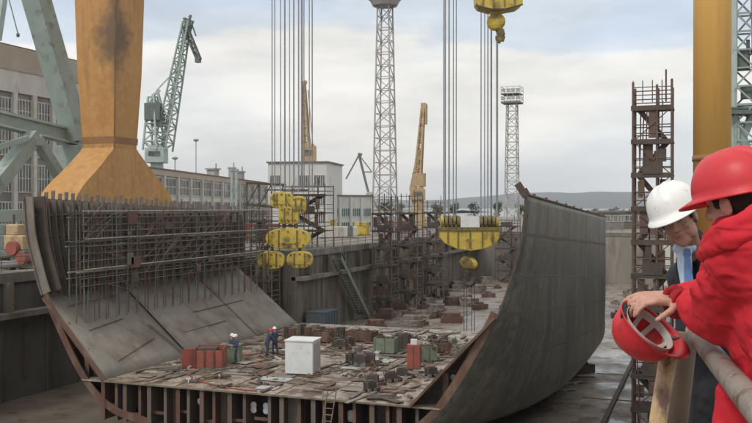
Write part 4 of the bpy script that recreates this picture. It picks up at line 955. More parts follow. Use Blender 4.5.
# dark sheds beyond the dock end, right of the hull
for (u0,u1,d_,v,lab,mm) in ((598,624,188,213,'dark shed beyond the dock end just right of the hull','brickdk'),(618,690,196,212,'wide dark brown shed behind the stair tower','roof')):
    A = atd(u0,207,d_); B = atd(u1,207,d_+3); facade_building('shed', (A.x,A.y), (B.x,B.y), 20, atd(u0,v,d_).z, lab, mm, 4, [(-1.6,-.2,3)], pil=False, cat='shed')

# trees: leafy crowns built from many small faces
def tree_mesh(seed, n=700, s=1.0):
    r = random.Random(seed); b = MB(); cl = [(Vector((r.uniform(-1.6,1.6), r.uniform(-1.6,1.6), r.uniform(2.4,6.2))), r.uniform(.8,1.5)) for _ in range(9)]
    for _ in range(n):
        c, rr = r.choice(cl); d = Vector((r.gauss(0,1), r.gauss(0,1), r.gauss(0,.8))); p = c+d.normalized()*rr*r.uniform(.55,1.05)
        a = Vector((r.gauss(0,1), r.gauss(0,1), r.gauss(0,1))).normalized()*.26; e = a.orthogonal().normalized()*.26
        b.add([p-a-e*.3, p+e, p+a-e*.3], [(0,1,2)])
    tr = MB(); tr.tube((0,0,0),(0,0,3.4),.25,.13,n=7)
    for c, rr in cl[:6]: tr.tube((0,0,2.2), c, .1, .03, n=5)
    return b.mesh('crown'), tr.mesh('trunk')
tm = [tree_mesh(i+3) for i in range(3)]
for c_, t_ in tm: c_.materials.append(M['leaf']); t_.materials.append(M['bark'])
def tree(x, y, s, k, label, group=None):
    t = thing('tree', (x,y,QZ), label, 'tree', group); t.scale = (s,s,s*R_.uniform(.85,1.1)); t.rotation_euler.z = R_.uniform(0,6)
    for nm, me in (('crown',tm[k][0]),('trunk',tm[k][1])): o = bpy.data.objects.new(nm, me); COL.objects.link(o); o.parent = t
for i, (u, d_, s) in enumerate(((606,240,1.2),(613,285,1.25),(621,238,1.1),(629,250,1.3),(636,280,1.3),(644,245,1.15),(597,300,1.3),(676,260,1.3),(590,320,1.1),(662,270,1.4))):
    p = atd(u,207,d_); tree(p.x, p.y, s*.55, i % 3, 'dark leafy tree in the belt beyond the dock end, right of the hull', 'dark trees beyond the dock end')
for i, (u, d_, s) in enumerate(((437,300,1.1),(455,330,1.0),(474,340,1.2),(498,320,1.0),(386,300,1.3),(399,330,1.1),(520,310,1.0))):
    p = atd(u,207,d_); tree(p.x, p.y, s*.9, i % 3, 'small dark tree on the shore far behind the hoist ropes', 'trees on the far shore')
# ------------------------------------------------------------------ deck clutter on the tank top
def on_deck(u, v): return atZ(u, v, DZ)
def rb(b, c, size, a=0, z=0): b.box((c.x,c.y,DZ+z+size[2]/2), size, a); return b
# white cabin
c = on_deck(303,373); a_ = .12
t = thing('white_cabin', c, 'white boxy cabin standing on the tank top in the middle of the deck', 'cabin')
rb(MB(), c, (1.75,1.6,1.95), a_, .08).build('body', M['white'], t, bevel=.03)
b = MB(); rb(b, c, (1.84,1.7,.07), a_, 2.03); b.build('lid', M['white'], t); b = MB(); rb(b, c, (1.6,1.45,.08), a_); b.build('base', M['darksteel'], t)
Ra = Matrix.Rotation(a_,3,'Z'); b = MB(); pc = c+Ra@Vector((.885,.05,1.05)); b.box(pc, (.03,1.3,1.7), a_); b.build('side_panel', M['galv'], t)
# red rust container left
c = on_deck(211,367); a_ = .35; Ra = Matrix.Rotation(a_,3,'Z')
t = thing('open_container', c, 'faded red open container beside the left hopper plate', 'container')
b = MB(); b.box(c+Ra@Vector((0,0,.08)), (1.8,1.3,.12), a_)
for dx in (-.87,.87): b.box(c+Ra@Vector((dx,0,.7)), (.06,1.3,1.2), a_)
b.box(c+Ra@Vector((0,.63,.7)), (1.8,.06,1.2), a_); b.box(c+Ra@Vector((0,-.63,.62)), (1.8,.06,1.05), a_); b.build('body', M['redpaint'], t)
b = MB()
for dx in (-.88,-.3,.3,.88): b.box(c+Ra@Vector((dx,-.70,.62)), (.08,.08,1.1), a_)
b.split('rib', M['rust'], t)
b = MB(); b.box(c+Ra@Vector((-.2,0,1.0)), (1.2,.9,.5), a_); b.build('load', M['darksteel'], t)
c2 = on_deck(189,368); b = MB(); b.box(c2+UP*.6, (.9,.12,1.2), .8); b.box(c2+Vector((.1,.5,.3)), (.7,.8,.6), .8); single('leaning_plate', b, M['redpaint'], c2, 'leaning red plate left of the faded red open container', 'plate')
c2 = on_deck(231,362); b = MB(); b.box(c2+UP*.55, (1.3,1.0,1.1), .3); b.box(c2+Vector((0,0,1.14)), (1.4,1.1,.08), .3); single('green_cabinet', b, M['binGreen'], c2, 'dull green cabinet right of the faded red open container', 'cabinet', bevel=.03)
# red cabinet right
c = on_deck(414,370)
t = thing('red_locker', c, 'narrow upright red locker near the right hopper plate', 'locker')
rb(MB(), c, (.82,.6,1.5), .2, .1).build('body', M['redpaint'], t, bevel=.03); b = MB(); rb(b, c, (.7,.5,.1), .2); b.build('base', M['darksteel'], t)
b = MB(); b.box(c+Matrix.Rotation(.2,3,'Z')@Vector((0,-.31,.85)), (.03,.02,1.3), .2); b.build('door_gap', M['darksteel'], t)
b = MB(); b.box(c+Vector((0,0,1.75)), (.4,.3,.3), .2); b.build('top_box', M['white'], t)
def bin_(u, v, size, a, m, name, label, lid=True):
    c = on_deck(u, v); t = thing(name, c, label, name.split('_')[-1]); Ra = Matrix.Rotation(a,3,'Z'); sx_, sy_, sz = size
    b = MB()
    for dx in (-1,1): b.box(c+Ra@Vector((dx*(sx_/2-.03),0,sz/2+.08)), (.06,sy_,sz), a)
    for dy in (-1,1): b.box(c+Ra@Vector((0,dy*(sy_/2-.03),sz/2+.08)), (sx_-.124,.06,sz), a)
    b.box(c+Ra@Vector((0,0,.12)), (sx_-.13,sy_-.13,.06), a); b.build('body', M[m], t)
    b = MB()
    for dx in (-.35,.35): b.box(c+Ra@Vector((dx*sx_,0,.04)), (.1,sy_,.08), a)
    b.build('skid', M['darksteel'], t)
    b = MB()
    for dx in (-1,0,1): b.box(c+Ra@Vector((dx*(sx_/2-.06),-sy_/2-.03,sz/2+.1)), (.07,.05,sz*.95), a)
    b.split('rib', M[m], t)
    b = MB(); r = random.Random(int(u*v))
    for _ in range(9): b.box(c+Ra@Vector((r.uniform(-.35,.35)*sx_,r.uniform(-.3,.3)*sy_,sz*.85+r.uniform(0,.2))), (r.uniform(.2,.6),r.uniform(.1,.4),r.uniform(.1,.3)), r.uniform(0,3))
    b.build('load', M['rust' if not lid else 'darksteel'], t)
bin_(386,353,(1.5,1.1,1.0),.1,'binGreen','green_bin','pale green steel bin in the middle of the deck, behind the red locker')
bin_(403,349,(1.0,.9,1.0),.1,'darksteel','dark_bin','dark steel bin just right of the pale green bin')
bin_(427,361,(1.2,.9,.95),.5,'binGreen','green_bin','dark green bin directly behind the red locker')
bin_(362,341,(2.2,1.2,.7),-.1,'rust','rusty_skip','long rusty skip near the far edge of the deck')
bin_(322,342,(1.4,1.0,.75),.2,'rust','rusty_skip','short rusty skip left of the long one near the far edge')
bin_(441,352,(1.3,.9,.6),.6,'rust','rusty_skip','small rusty skip close to the right hopper plate')
# welding sets: box + wheels + bottles
def welder(u, v, a, label, s=1.0):
    c = on_deck(u, v); t = thing('welding_set', c, label, 'welding set', 'welding sets on the deck'); Ra = Matrix.Rotation(a,3,'Z')
    b = MB(); b.box(c+Ra@Vector((0,0,.5*s)), (.9*s,.55*s,.6*s), a); b.box(c+Ra@Vector((0,0,.84*s)), (.6*s,.4*s,.1*s), a); b.build('body', M['darksteel'], t, bevel=.03)
    for dx in (-.3,.3):
        for dy in (-.3,.3): b = MB(); q = c+Ra@Vector((dx*s,dy*s,.16*s)); b.tube(q-Ra@Vector((0,.04,0)), q+Ra@Vector((0,.04,0)), .16*s, n=12); b.build('wheel', M['cranedark'], t)
    b = MB(); q = c+Ra@Vector((-.5*s,0,.3*s)); b.path([q, q+Ra@Vector((-.25*s,0,.7*s)), q+Ra@Vector((-.3*s,.4*s,.7*s))], .025, 6); b.build('handle', M['scafrust'], t)
    b = MB(); q = c+Ra@Vector((.65*s,.1,.03))
    for k in range(4): 
        for i in range(10):
            a0, a1 = i*.63, (i+1)*.63; b.tube(q+Vector((.28*math.cos(a0),.28*math.sin(a0),.05*k)), q+Vector((.28*math.cos(a1),.28*math.sin(a1),.05*k)), .03, n=5)
    b.build('cable_coil', M['rust'], t)
for i, (u, v, a, lab) in enumerate(((360,366,.3,'dark welding set on wheels in the middle of the deck, largest cluster'),(352,364,1.2,'dark welding set just left of the largest cluster'),(369,364,.2,'dark welding set at the right end of the largest cluster'),(340,350,.5,'dark welding set right behind the white cabin'),(349,347,1.4,'dark welding set farther behind the white cabin'),(391,382,.8,'dark welding set near the front edge of the deck'),(373,385,.2,'welding set nearest the ladder at the front deck edge'),(370,392,1.1,'welding set at the very front of the deck right of the ladder'),(402,378,.4,'welding set at the front left of the red locker'),(431,377,.9,'welding set at the foot of the right hopper plate'),(337,346,.9,'welding set beside the drums at the far left of the deck'))):
    welder(u, v, a, lab, .85 if i < 5 else .72)
# gas bottle racks / drums along the far left deck edge
for i, u in enumerate((287,292,297,303,309,315,322,328,334,341)):
    c = on_deck(u+R_.uniform(-1,1), 338+R_.uniform(-3,3)); b = MB(); b.tube(c, c+UP*.95, .3, n=14); b.tube(c+UP*.3, c+UP*.34, .32, n=14); b.tube(c+UP*.62, c+UP*.66, .32, n=14)
    single('drum', b, M[('darksteel','rust','plank')[i % 3]], c, 'dark drum in the loose row along the far left of the deck', 'drum', 'drums along the far deck edge')
for i in range(30):
    u = R_.uniform(335,470); v = R_.uniform(336,352) if u < 430 else R_.uniform(340,360); c = on_deck(u, v)
    if not (XC-9 < c.x < XC+8.8 and c.y < YL+.5): continue
    s = R_.uniform(.2,.5); b = MB(); b.box(c+UP*s*.35, (s*1.3,s,s*.7), R_.uniform(0,3)); b.box(c+UP*s*.8+Vector((.05,0,0)), (s*.5,s*.5,s*.3), R_.uniform(0,3)); b.tube(c+Vector((s*.5,0,0)), c+Vector((s*.5,.1,s*1.2)), .04, n=6)
    single('tool_box', b, M[('darksteel','rust','plank','binGreen','galv','frame')[i % 6]], c, 'small tool box with a pipe stub among the far deck clutter', 'tool box', 'tool boxes cluttering the far deck')
# planks and plates scattered
for i in range(80):
    x = R_.uniform(XC-8.6, XC+8.2); y = Y0+.6+(YL-Y0-1)*R_.random()**1.3
    L_ = R_.uniform(.8,3.4); a = R_.choice((.05,.1,1.5,1.6,R_.uniform(0,3))); b = MB(); c = Vector((x,y,DZ))
    for k in range(R_.choice((1,1,2,3))): b.box(c+Vector((R_.uniform(-.1,.1),.3*k,.03+.06*R_.random())), (L_*R_.uniform(.8,1),.24,.05), a+R_.uniform(-.06,.06))
    single('loose_plank', b, M[('plank','plank','inner','rust','darksteel','frame')[R_.randrange(6)]], c, 'loose plank or strip lying on the tank top', 'plank', 'loose planks scattered on the tank top')
for i in range(90):
    c = Vector((R_.uniform(XC-8.6,XC+8.4), Y0+.6+(YL-Y0-1)*R_.random(), DZ)); b = MB()
    for k in range(R_.randrange(2,6)):
        q = c+Vector((R_.gauss(0,.25),R_.gauss(0,.2),R_.uniform(.02,.16))); e_ = Vector((R_.gauss(0,.3),R_.gauss(0,.3),R_.uniform(-.05,.15)))
        if R_.random() < .5: b.beam(q-e_, q+e_, R_.uniform(.03,.12), R_.uniform(.03,.1))
        else: b.tube(q-e_*.6, q+e_*.6, R_.uniform(.02,.1), n=6)
    single('scrap_heap', b, M[('rust','darksteel','plank','frame','webs','galv')[i % 6]], c, 'small tangled heap of scrap steel on the tank top', 'scrap', 'scrap heaps on the tank top')
for i in range(46):
    x = R_.uniform(XC-8, XC+7.6); y = Y0+.8+(YL-Y0-2)*R_.random()**1.2; b = MB(); c = Vector((x,y,DZ)); sx_, sy_ = R_.uniform(.6,2.2), R_.uniform(.5,1.3)
    b.box(c+UP*(.035+.05*R_.random()), (sx_,sy_,.03), R_.choice((0,.1,R_.uniform(0,3)))); b.box(c+Vector((sx_*.3,0,.1)), (.12,.1,.1))
    single('steel_plate', b, M[('inner','puddle','rust','deck','puddle','webs')[i % 6]], c, 'steel plate offcut lying flat on the tank top', 'steel plate', 'steel plates scattered on the tank top')
for i in range(60):          # debris on the floor behind
    c = Vector((R_.uniform(XL2+3,-9), R_.uniform(74,150), FZ)); s = R_.uniform(.4,1.5); b = MB(); b.box(c+UP*s*.25, (s*1.6,s*.8,s*.5), R_.uniform(0,3)); b.box(c+UP*s*.6, (s*.7,s*.5,s*.25), R_.uniform(0,3))
    single('scrap_pile', b, M[('rust','plank','darksteel','floor')[i % 4]], c, 'low heap of scrap timber and steel on the dock floor behind the hull section', 'scrap', 'scrap heaps on the dock floor')
c = atX(322,318,XL2+1.6); c.z = FZ; b = MB(); b.box(c+UP*1.3, (2.4,3.6,2.5)); b.box(c+UP*2.6, (2.5,3.7,.12))
for k in range(5): b.box(c+Vector((1.22,-1.5+.75*k,1.3)), (.06,.1,2.3))
single('blue_container', b, M['bluepaint'], c, 'dull blue grey container at the foot of the far left dock wall', 'container')
for i in range(12):
    p = Vector((R_.uniform(XC-7,XC+6), R_.uniform(Y0+1.5,YL-5), DZ+.04)); a = R_.uniform(0,6); pts = []; st_ = p.copy()
    for k in range(26):
        pts.append(p.copy()); a += R_.uniform(-.5,.5); p = p+Vector((math.cos(a)*.4, math.sin(a)*.3, 0)); p.x = max(XC-9, min(XC+8.8, p.x)); p.y = max(Y0+.2, min(YL+.4, p.y))
    b = MB(); b.path(pts, .04, 6); single('hose', b, M[('darksteel','rust','redpaint','cranedark')[i % 4]], st_, 'dark welding hose snaking over the tank top plates', 'hose', 'hoses lying on the tank top', smooth=True)
# ladder at the front edge
l0, l1 = atY(326,428,Y0-.6), atY(332,394,Y0-.35)
t = thing('ladder', l0, 'pale ladder leaning on the front edge of the double bottom', 'ladder')
t.location = l0; dn = (l0-l1).normalized()
for dx in (-.24,.24): MB().tube(l1+Vector((dx,0,.15)), l1+dn*((l1.z-FZ)/abs(dn.z))+Vector((dx,0,0)), .035, n=6).build('stile', M['plank'], t)
n_ = int((l1.z-FZ)/.33)
for i in range(n_): c = l1+dn*(.33*i+.1); MB().tube(c+Vector((-.24,0,0)), c+Vector((.24,0,0)), .025, n=6).build('rung', M['plank'], t)
for u, v, lab in ((276,338,'thin vertical sling standing left of the white cabin'),(262,350,'thin sling pole beside the two workers in blue')):
    pass

# ------------------------------------------------------------------ helmets
def basis(up, fwd):
    z = Vector(up).normalized(); y = Vector(fwd); y = (y-z*y.dot(z)).normalized(); x = y.cross(z); return Matrix((x, y, z)).transposed()
def hard_hat(c, up, fwd, mt, parent=None, name='hard_hat', inside=False, s=1.0, loc=None, label=None, worn_band=None):
    """x side, y front, z crown; rim plane at z=0"""
    B = basis(up, fwd); c = Vector(c); NU, NV = 56, 14
    W, Lf, Lb, H = .118*s, .142*s, .142*s, .134*s
    def P(x, y, z): return c + B @ Vector((x, y, z))
    def dome(k, a, t):
        ct = math.cos(t)**.78; st = math.sin(t)**.92
        x = W*k*ct*math.cos(a); y = (Lf if math.sin(a) > 0 else Lb)*k*ct*math.sin(a); z = H*(k if k < 1 else 1)*st
        rid = 0
        for xc, h_ in ((0,.007),(-.038,.005),(.038,.005)):
            if abs(y) < .105*s: rid = max(rid, h_*s*max(0, 1-abs(x-xc*s)/(.011*s))**.6)
        if k >= 1 and st > .5: z += rid*min(1, (st-.5)*4)
        return P(x, y, z)
    b = MB(); rows = [[dome(1, 2*math.pi*i/NU, math.pi/2*j/NV*.999) for i in range(NU+1)] for j in range(NV+1)]
    flange = []
    for w_, dz in ((0,0),(.35,-.004),(1,-.012),(1.0,-.017),(.3,-.011)):
        r = []
        for i in range(NU+1):
            a = 2*math.pi*i/NU; sn = math.sin(a); vis = max(0, sn)**2.2
            e = (.009+.048*vis)*s*w_
            x = (W+ e*.9)*math.cos(a); y = ((Lf if sn > 0 else Lb)+e)*sn
            r.append(P(x, y, dz*s - .010*s*vis*w_))
        flange.append(r)
    inner = [[dome(.965, 2*math.pi*i/NU, math.pi/2*j/NV*.999) for i in range(NU+1)] for j in range(NV+1)]
    b.grid(list(reversed(rows))+flange+inner)
    o = b.build(name, mt, parent, True) if parent else single(name, b, mt, loc or c, label, 'hard hat', smooth=True)
    bmx = bmesh.new(); bmx.from_mesh(o.data); bmesh.ops.remove_doubles(bmx, verts=bmx.verts, dist=.0004*s); bmesh.ops.recalc_face_normals(bmx, faces=bmx.faces); bmx.to_mesh(o.data); bmx.free()
    if inside:
        # head band and crossing straps
        b = MB(); n = 40
        for i in range(n):
            a0, a1 = 2*math.pi*i/n, 2*math.pi*(i+1)/n; q = []
            for a in (a0, a1):
                for z in (-.012, .022): q.append(P(W*.83*math.cos(a), Lf*.84*math.sin(a), z*s))
            b.add(q, [(0,2,3,1)])
        ob = b.build('head_band', M['webbing'], o, solid=.003)
        for aa in (.35, 1.25, 2.15, 2.95):
            b = MB(); rows_ = []
            for j in range(15):
                t = math.pi*j/14; cx_ = math.cos(t); hz = .012+.088*math.sin(t)**.8
                for_ = []
                for wd in (-.011,.011):
                    dx, dy = math.cos(aa), math.sin(aa)
                    for_.append(P(W*.84*cx_*dx - wd*s*dy, Lf*.84*cx_*dy + wd*s*dx, hz*s))
                rows_.append(for_)
            b.grid(rows_); b.build('strap', M['webbing'], o, solid=.003)
        b = MB(); b.tube(P(-.05*s,-.13*s,-.005*s), P(.05*s,-.13*s,-.005*s), .012*s, n=8); b.build('adjuster', M['darksuit'], o)
    return o

# ------------------------------------------------------------------ people
def head_mesh(b, c, up, fwd, s=1.0):
    B = basis(up, fwd); c = Vector(c); E = lambda x, y, z, rx, ry, rz, rot=0: b.ell(c+B@(Vector((x,y,z))*s), (rx*s,ry*s,rz*s), B@Matrix.Rotation(rot,3,'X'), 20, 14)
    E(0,-.008,.045,.074,.094,.083); E(0,.018,-.005,.064,.076,.095)          # skull, face block
    E(0,.052,-.078,.038,.040,.034); E(0,.072,-.092,.021,.021,.019)         # jaw, chin
    for sx_ in (-1,1): E(sx_*.044,.03,-.055,.024,.042,.036); E(sx_*.036,.068,-.018,.022,.018,.018)    # jaw corners, cheeks
    E(0,.078,.032,.052,.017,.012)                                           # brow
    b.cap(c+B@(Vector((0,.088,.026))*s), c+B@(Vector((0,.112,-.018))*s), .0085*s, .0135*s, 10); E(0,.1,-.026,.0175,.013,.009)   # nose
    E(0,.083,-.047,.024,.016,.008); E(0,.081,-.06,.021,.016,.0085)         # lips
    for sx_ in (-1,1):
        E(sx_*.076,-.004,.0,.009,.02,.032,-.25); E(sx_*.079,-.012,.006,.007,.012,.02)
def face_parts(parent, c, up, fwd, s=1.0, glasses=False):
    B = basis(up, fwd); c = Vector(c); P = lambda x, y, z: c+B@(Vector((x,y,z))*s)
    for sx_ in (-1,1):
        b = MB(); b.ell(P(sx_*.031,.077,.008), (.0125*s,.0105*s,.0075*s), B, 12, 8); b.build('eye', M['eye'], parent, True)
        b = MB(); b.limb([P(sx_*.016,.094,.029), P(sx_*.033,.0925,.034), P(sx_*.052,.080,.028)], [.0038*s,.0042*s,.003*s], 6); b.build('eyebrow', M['hair'], parent, True)
    b = MB(); b.limb([P(-.024,.094,-.0535), P(0,.0995,-.0525), P(.024,.094,-.0535)], [.0022*s,.003*s,.0022*s], 6); b.build('mouth', M['lips'], parent, True)
def hair_part(parent, c, up, fwd, s=1.0, back=.03):
    B = basis(up, fwd); c = Vector(c); b = MB()
    b.ell(c+B@(Vector((0,-.028,.036))*s), (.083*s,.088*s,.092*s), B, 18, 12); b.ell(c+B@(Vector((0,-.062,-.02))*s), (.062*s,.045*s,.05*s), B, 14, 10)
    for sx_ in (-1,1): b.ell(c+B@(Vector((sx_*.07,.026,.022))*s), (.010*s,.014*s,.03*s), B, 10, 8)
    return remeshed('hair', b, .006, M['hair'], parent, 2, disp=[(.012,.008)])
def hand(b, wrist, d, pn, side, curl=(.5,.6,.6,.7), s=1.0, spread=.07, thumb=.5):
    """d: wrist->knuckles, pn: palm normal (palm faces it), side: +1/-1 thumb side along d x pn"""
    d = Vector(d).normalized(); pn = Vector(pn); pn = (pn-d*pn.dot(d)).normalized(); x = d.cross(pn)*side; w = Vector(wrist)
    P = lambda a, l, h: w + x*(a*s) + d*(l*s) + pn*(h*s)
    for a in (-.028,-.01,.01,.028): b.cap(P(a*.7,.0,0), P(a,.078,0), .0145*s, .0125*s, 10)
    for k, (a, L_, r) in enumerate(((.033,.072,.0088),(.011,.081,.0092),(-.011,.075,.0088),(-.032,.06,.0078))):
        p = P(a,.08,0); ang = curl[k]*.6; dirn = (d+x*(a*spread*12)).normalized()
        for j, f in enumerate((.45,.31,.24)):
            v = dirn*math.cos(ang)+pn*math.sin(ang); q = p+v*(L_*f*1.02*s); b.cap(p, q, r*s*(1-.08*j), r*s*(.93-.09*j), 10); p = q; ang += curl[k]
    p = P(.03,.018,.006); v = (x*.75+d*.6+pn*thumb*.5).normalized(); q = p+v*(.04*s); b.cap(p, q, .0135*s, .0115*s, 10)
    v = (x*.25+d*.8+pn*thumb).normalized(); r_ = q+v*(.03*s); b.cap(q, r_, .0112*s, .0095*s, 10); v = (d*.8+pn*thumb*1.4-x*.1).normalized(); b.cap(r_, r_+v*(.022*s), .0095*s, .0078*s, 10)

# ---- man in red
hup = CV(-.20,.10,.97); hfw = CV(-.56,.82,-.2)
H = atd(739,204,2.66)
lsh, lel, lwr = atd(752,262,2.50), atd(727,316,2.74), atd(679,301,2.99)
rsh, rel, rwr = atd(739,238,2.86), atd(712,294,3.10), atd(668,299,3.22)
chest = Vector((.30,2.80,1.31)); pelv = Vector((.40,2.70,.92)); neck = atd(741,232,2.66)
red = thing('person', (.4,2.72,0), 'man in a red padded jacket and red hard hat leaning on the pale handrail', 'person')
ank = [Vector((.46,2.50,.09)), Vector((.44,2.92,.09))]; knee = [Vector((.38,2.54,.50)), Vector((.34,2.92,.50))]; hip = [Vector((.42,2.58,.9)), Vector((.4,2.82,.9))]
lf, lp = CV(-.95,.35,.05), CV(0,-.1,-1)
b = MB(); head_mesh(b, H, hup, hfw); b.limb([neck+Vector((.05,0,-.08)), H+basis(hup,hfw)@Vector((0,-.03,-.04))], [.062,.056])
b.limb([pelv, chest, neck+Vector((.06,0,-.1))], [.12,.13,.08]); b.limb([lsh, lel, lwr], [.05,.042,.03]); b.limb([rsh, rel, rwr], [.05,.042,.03])
b.limb([chest, lsh], [.1,.055]); b.limb([chest, rsh], [.1,.055])
for i in (0,1): b.limb([hip[i], knee[i], ank[i], ank[i]+Vector((-.16,0,-.04))], [.08,.055,.042,.03])
hand(b, lwr, CV(-.97,-.02,.06), CV(-.25,.15,-1), 1, (.45,.55,.6,.7), 1.12)
hand(b, rwr+CV(-.008,.0,.006), CV(-.93,-.15,-.05), CV(-.3,.35,-1), -1, (.5,.6,.65,.7), 1.12)
body = remeshed('body', b, .0045, M['skin'], red, 3)
face_parts(red, H, hup, hfw); hair_part(red, H, hup, hfw)
b = MB()
b.limb([pelv+Vector((0,0,-.10)), pelv+Vector((-.02,0,.12)), chest, chest+Vector((-.01,0,.12))], [.195,.20,.225,.185], 22)
b.limb([pelv+Vector((-.12,.06,.02)), chest+Vector((-.1,.1,-.06))], [.13,.14], 18)
b.limb([chest+Vector((0,-.02,.06)), lsh+CV(.03,0,-.02)], [.17,.125], 20); b.limb([chest+Vector((0,.05,.06)), rsh+CV(.02,0,-.02)], [.16,.105], 20)
b.limb([lsh, lel], [.112,.100], 20); b.limb([lel, lel.lerp(lwr,.55), lwr+CV(.035,0,0)], [.098,.078,.055], 20)
b.limb([rsh, rel], [.09,.07], 20); b.limb([rel, rel.lerp(rwr,.6), rwr+CV(.05,0,0)], [.066,.052,.042], 20)
for i in range(3): f = .3+.25*i; p = lsh.lerp(lel,f); b.ell(p+CV(-.02,-.02,0), (.112,.108,.035), Matrix.Rotation(.5,3,'Y'), 18, 10)
for i in range(3): f = .2+.25*i; p = lel.lerp(lwr,f); b.ell(p, (.03,.088-.012*i,.093-.012*i), Matrix.Rotation(YAW,3,'Z'), 18, 10)
b.limb([neck+CV(.04,.02,-.05), neck+CV(.01,.0,.01)], [.125,.092], 20)
jacket = remeshed('jacket', b, .0075, M['redcloth'], red, 5, disp=[(.16,.05),(.06,.008)])
from mathutils.bvhtree import BVHTree
def seam_on(o, pts, r, name, mt, parent, n=40, off=.0):
    bv = BVHTree.FromPolygons([v.co.copy() for v in o.data.vertices], [tuple(p.vertices) for p in o.data.polygons]); base = world_loc(o); P_ = []
    for k in range(n+1):
        f = k/n*(len(pts)-1); i = min(int(f), len(pts)-2); p = Vector(pts[i]).lerp(Vector(pts[i+1]), f-i)
        hit = bv.ray_cast(p-base, F2)
        if hit[0] is not None: P_.append(hit[0]+base+hit[1]*off)
    b = MB(); b.path(P_, r, 6); return b.build(name, mt, parent, True)
# seams: armhole, sleeve, side panel, hem, pocket
cam_side = -F2*.3
seam_on(jacket, [lsh+CV(.1,-.3,.12), lsh+CV(.07,-.3,.0), lsh+CV(.06,-.25,-.14), lsh+CV(.1,-.2,-.22)], .0016, 'seam', M['redtrim'], red, 20, .001)
seam_on(jacket, [lsh+CV(-.03,-.3,.05), lsh.lerp(lel,.5)+CV(-.02,-.3,0), lel+CV(0,-.3,-.02), lel.lerp(lwr,.5)+CV(0,-.3,-.01), lwr+CV(.04,-.3,0)], .0016, 'seam', M['redtrim'], red, 24, .001)
for dz in (.0,.06): seam_on(jacket, [lel+CV(.10,-.3,.12-dz), lel+CV(.22,-.3,.14-dz)], .0035, 'pocket_edge', M['redtrim'], red, 12)
# stand-up collar
B = basis(CV(-.32,.1,.9), hfw); cc = neck+CV(-.022,.0,-.005); b = MB(); rows = []
for k, (r_, z) in enumerate(((.105,-.045),(.094,-.01),(.086,.022),(.083,.032),(.077,.030),(.078,-.02))):
    rows.append([cc+B@Vector((r_*math.cos(a)*(1+.03*math.sin(3*a)), r_*1.12*math.sin(a), z+.012*math.sin(a*2+1)-(.02 if math.sin(a) > .8 else 0))) for a in [2*math.pi*i/40 for i in range(41)]])
b.grid(rows); b.build('collar', M['redcloth'], red, True)
b = MB(); hood = [atd(705,243,2.62), atd(715,236,2.50), atd(730,227,2.44), atd(748,219,2.44), atd(766,212,2.5), atd(772,210,2.68), atd(758,216,2.80), atd(735,226,2.84), atd(715,236,2.78)]
b.limb(hood, [.018,.022,.026,.03,.034,.034,.032,.026,.02], 14); b.limb([p+Vector((0,0,-.035)) for p in hood[:5]], [.024,.028,.032,.038,.04], 14); remeshed('hood', b, .006, M['redcloth'], red, 4, disp=[(.08,.02)])
for wpt, el, r_, dd2 in ((lwr, lel, .047, .03), (rwr, rel, .043, .045)):
    ax = (el-wpt).normalized(); b = MB()
    for k in range(3): b.tube(wpt+ax*(.0+k*.013), wpt+ax*(.011+k*.013), r_+.001*(k % 2), r_+.0015, n=24)
    remeshed('cuff', b, .004, M['redtrim'], red, 2)
# wide elastic cuff around the near wrist
cc_ = atd(676,302,2.985); ax = CV(-.80,-.55,.0).normalized(); x_ = ax.cross(UP).normalized(); y_ = ax.cross(x_); b = MB()
pts = [cc_+x_*.044*math.cos(a)+y_*.047*math.sin(a) for a in [2*math.pi*i/24 for i in range(25)]]; b.limb(pts, [.0125]*25, 8); remeshed('cuff', b, .0035, M['redtrim'], red, 2, disp=[(.02,.006)])
b = MB(); b.limb([cc_+CV(.018,.01,0), cc_+CV(.075,.0,-.01)], [.044,.06], 18); remeshed('cuff', b, .005, M['redcloth'], red, 2)
b = MB()
for i in (0,1): b.limb([hip[i]+Vector((0,0,.02)), knee[i], ank[i]+Vector((0,0,.03))], [.135,.095,.08], 18)
b.limb([hip[0],hip[1]], [.15,.15], 18)
b.limb([Vector((.12,2.86,1.02)), Vector((.14,2.86,.7)), Vector((.2,2.88,.4))], [.09,.10,.08], 16)
b.limb([Vector((.12,3.0,1.02)), Vector((.13,3.0,.7))], [.06,.075], 16)
remeshed('trousers', b, .009, M['redcloth'], red, 4, disp=[(.14,.04)])
for i in (0,1):
    b = MB(); b.limb([ank[i]+Vector((.04,0,-.02)), ank[i]+Vector((-.06,0,-.03)), ank[i]+Vector((-.19,0,-.04))], [.065,.062,.05]); b.bx(ank[i].x-.2, ank[i].x+.1, ank[i].y-.05, ank[i].y+.05, 0, .03); remeshed('boot', b, .009, M['blackcloth'], red, 3)
hc = H+basis(hup,hfw)@Vector((0,-.002,.038))
hard_hat(hc, hup+CV(.03,0,0), hfw, M['redhelmet'], red, s=.97)

# held helmet
hard_hat(atd(648,329,3.19), CV(-.50,.52,-.66), CV(.72,.02,-.50), M['redhelmet'], None, 'hard_hat', True, .87, label='red hard hat held upside down by its rim over the rail, white straps showing')

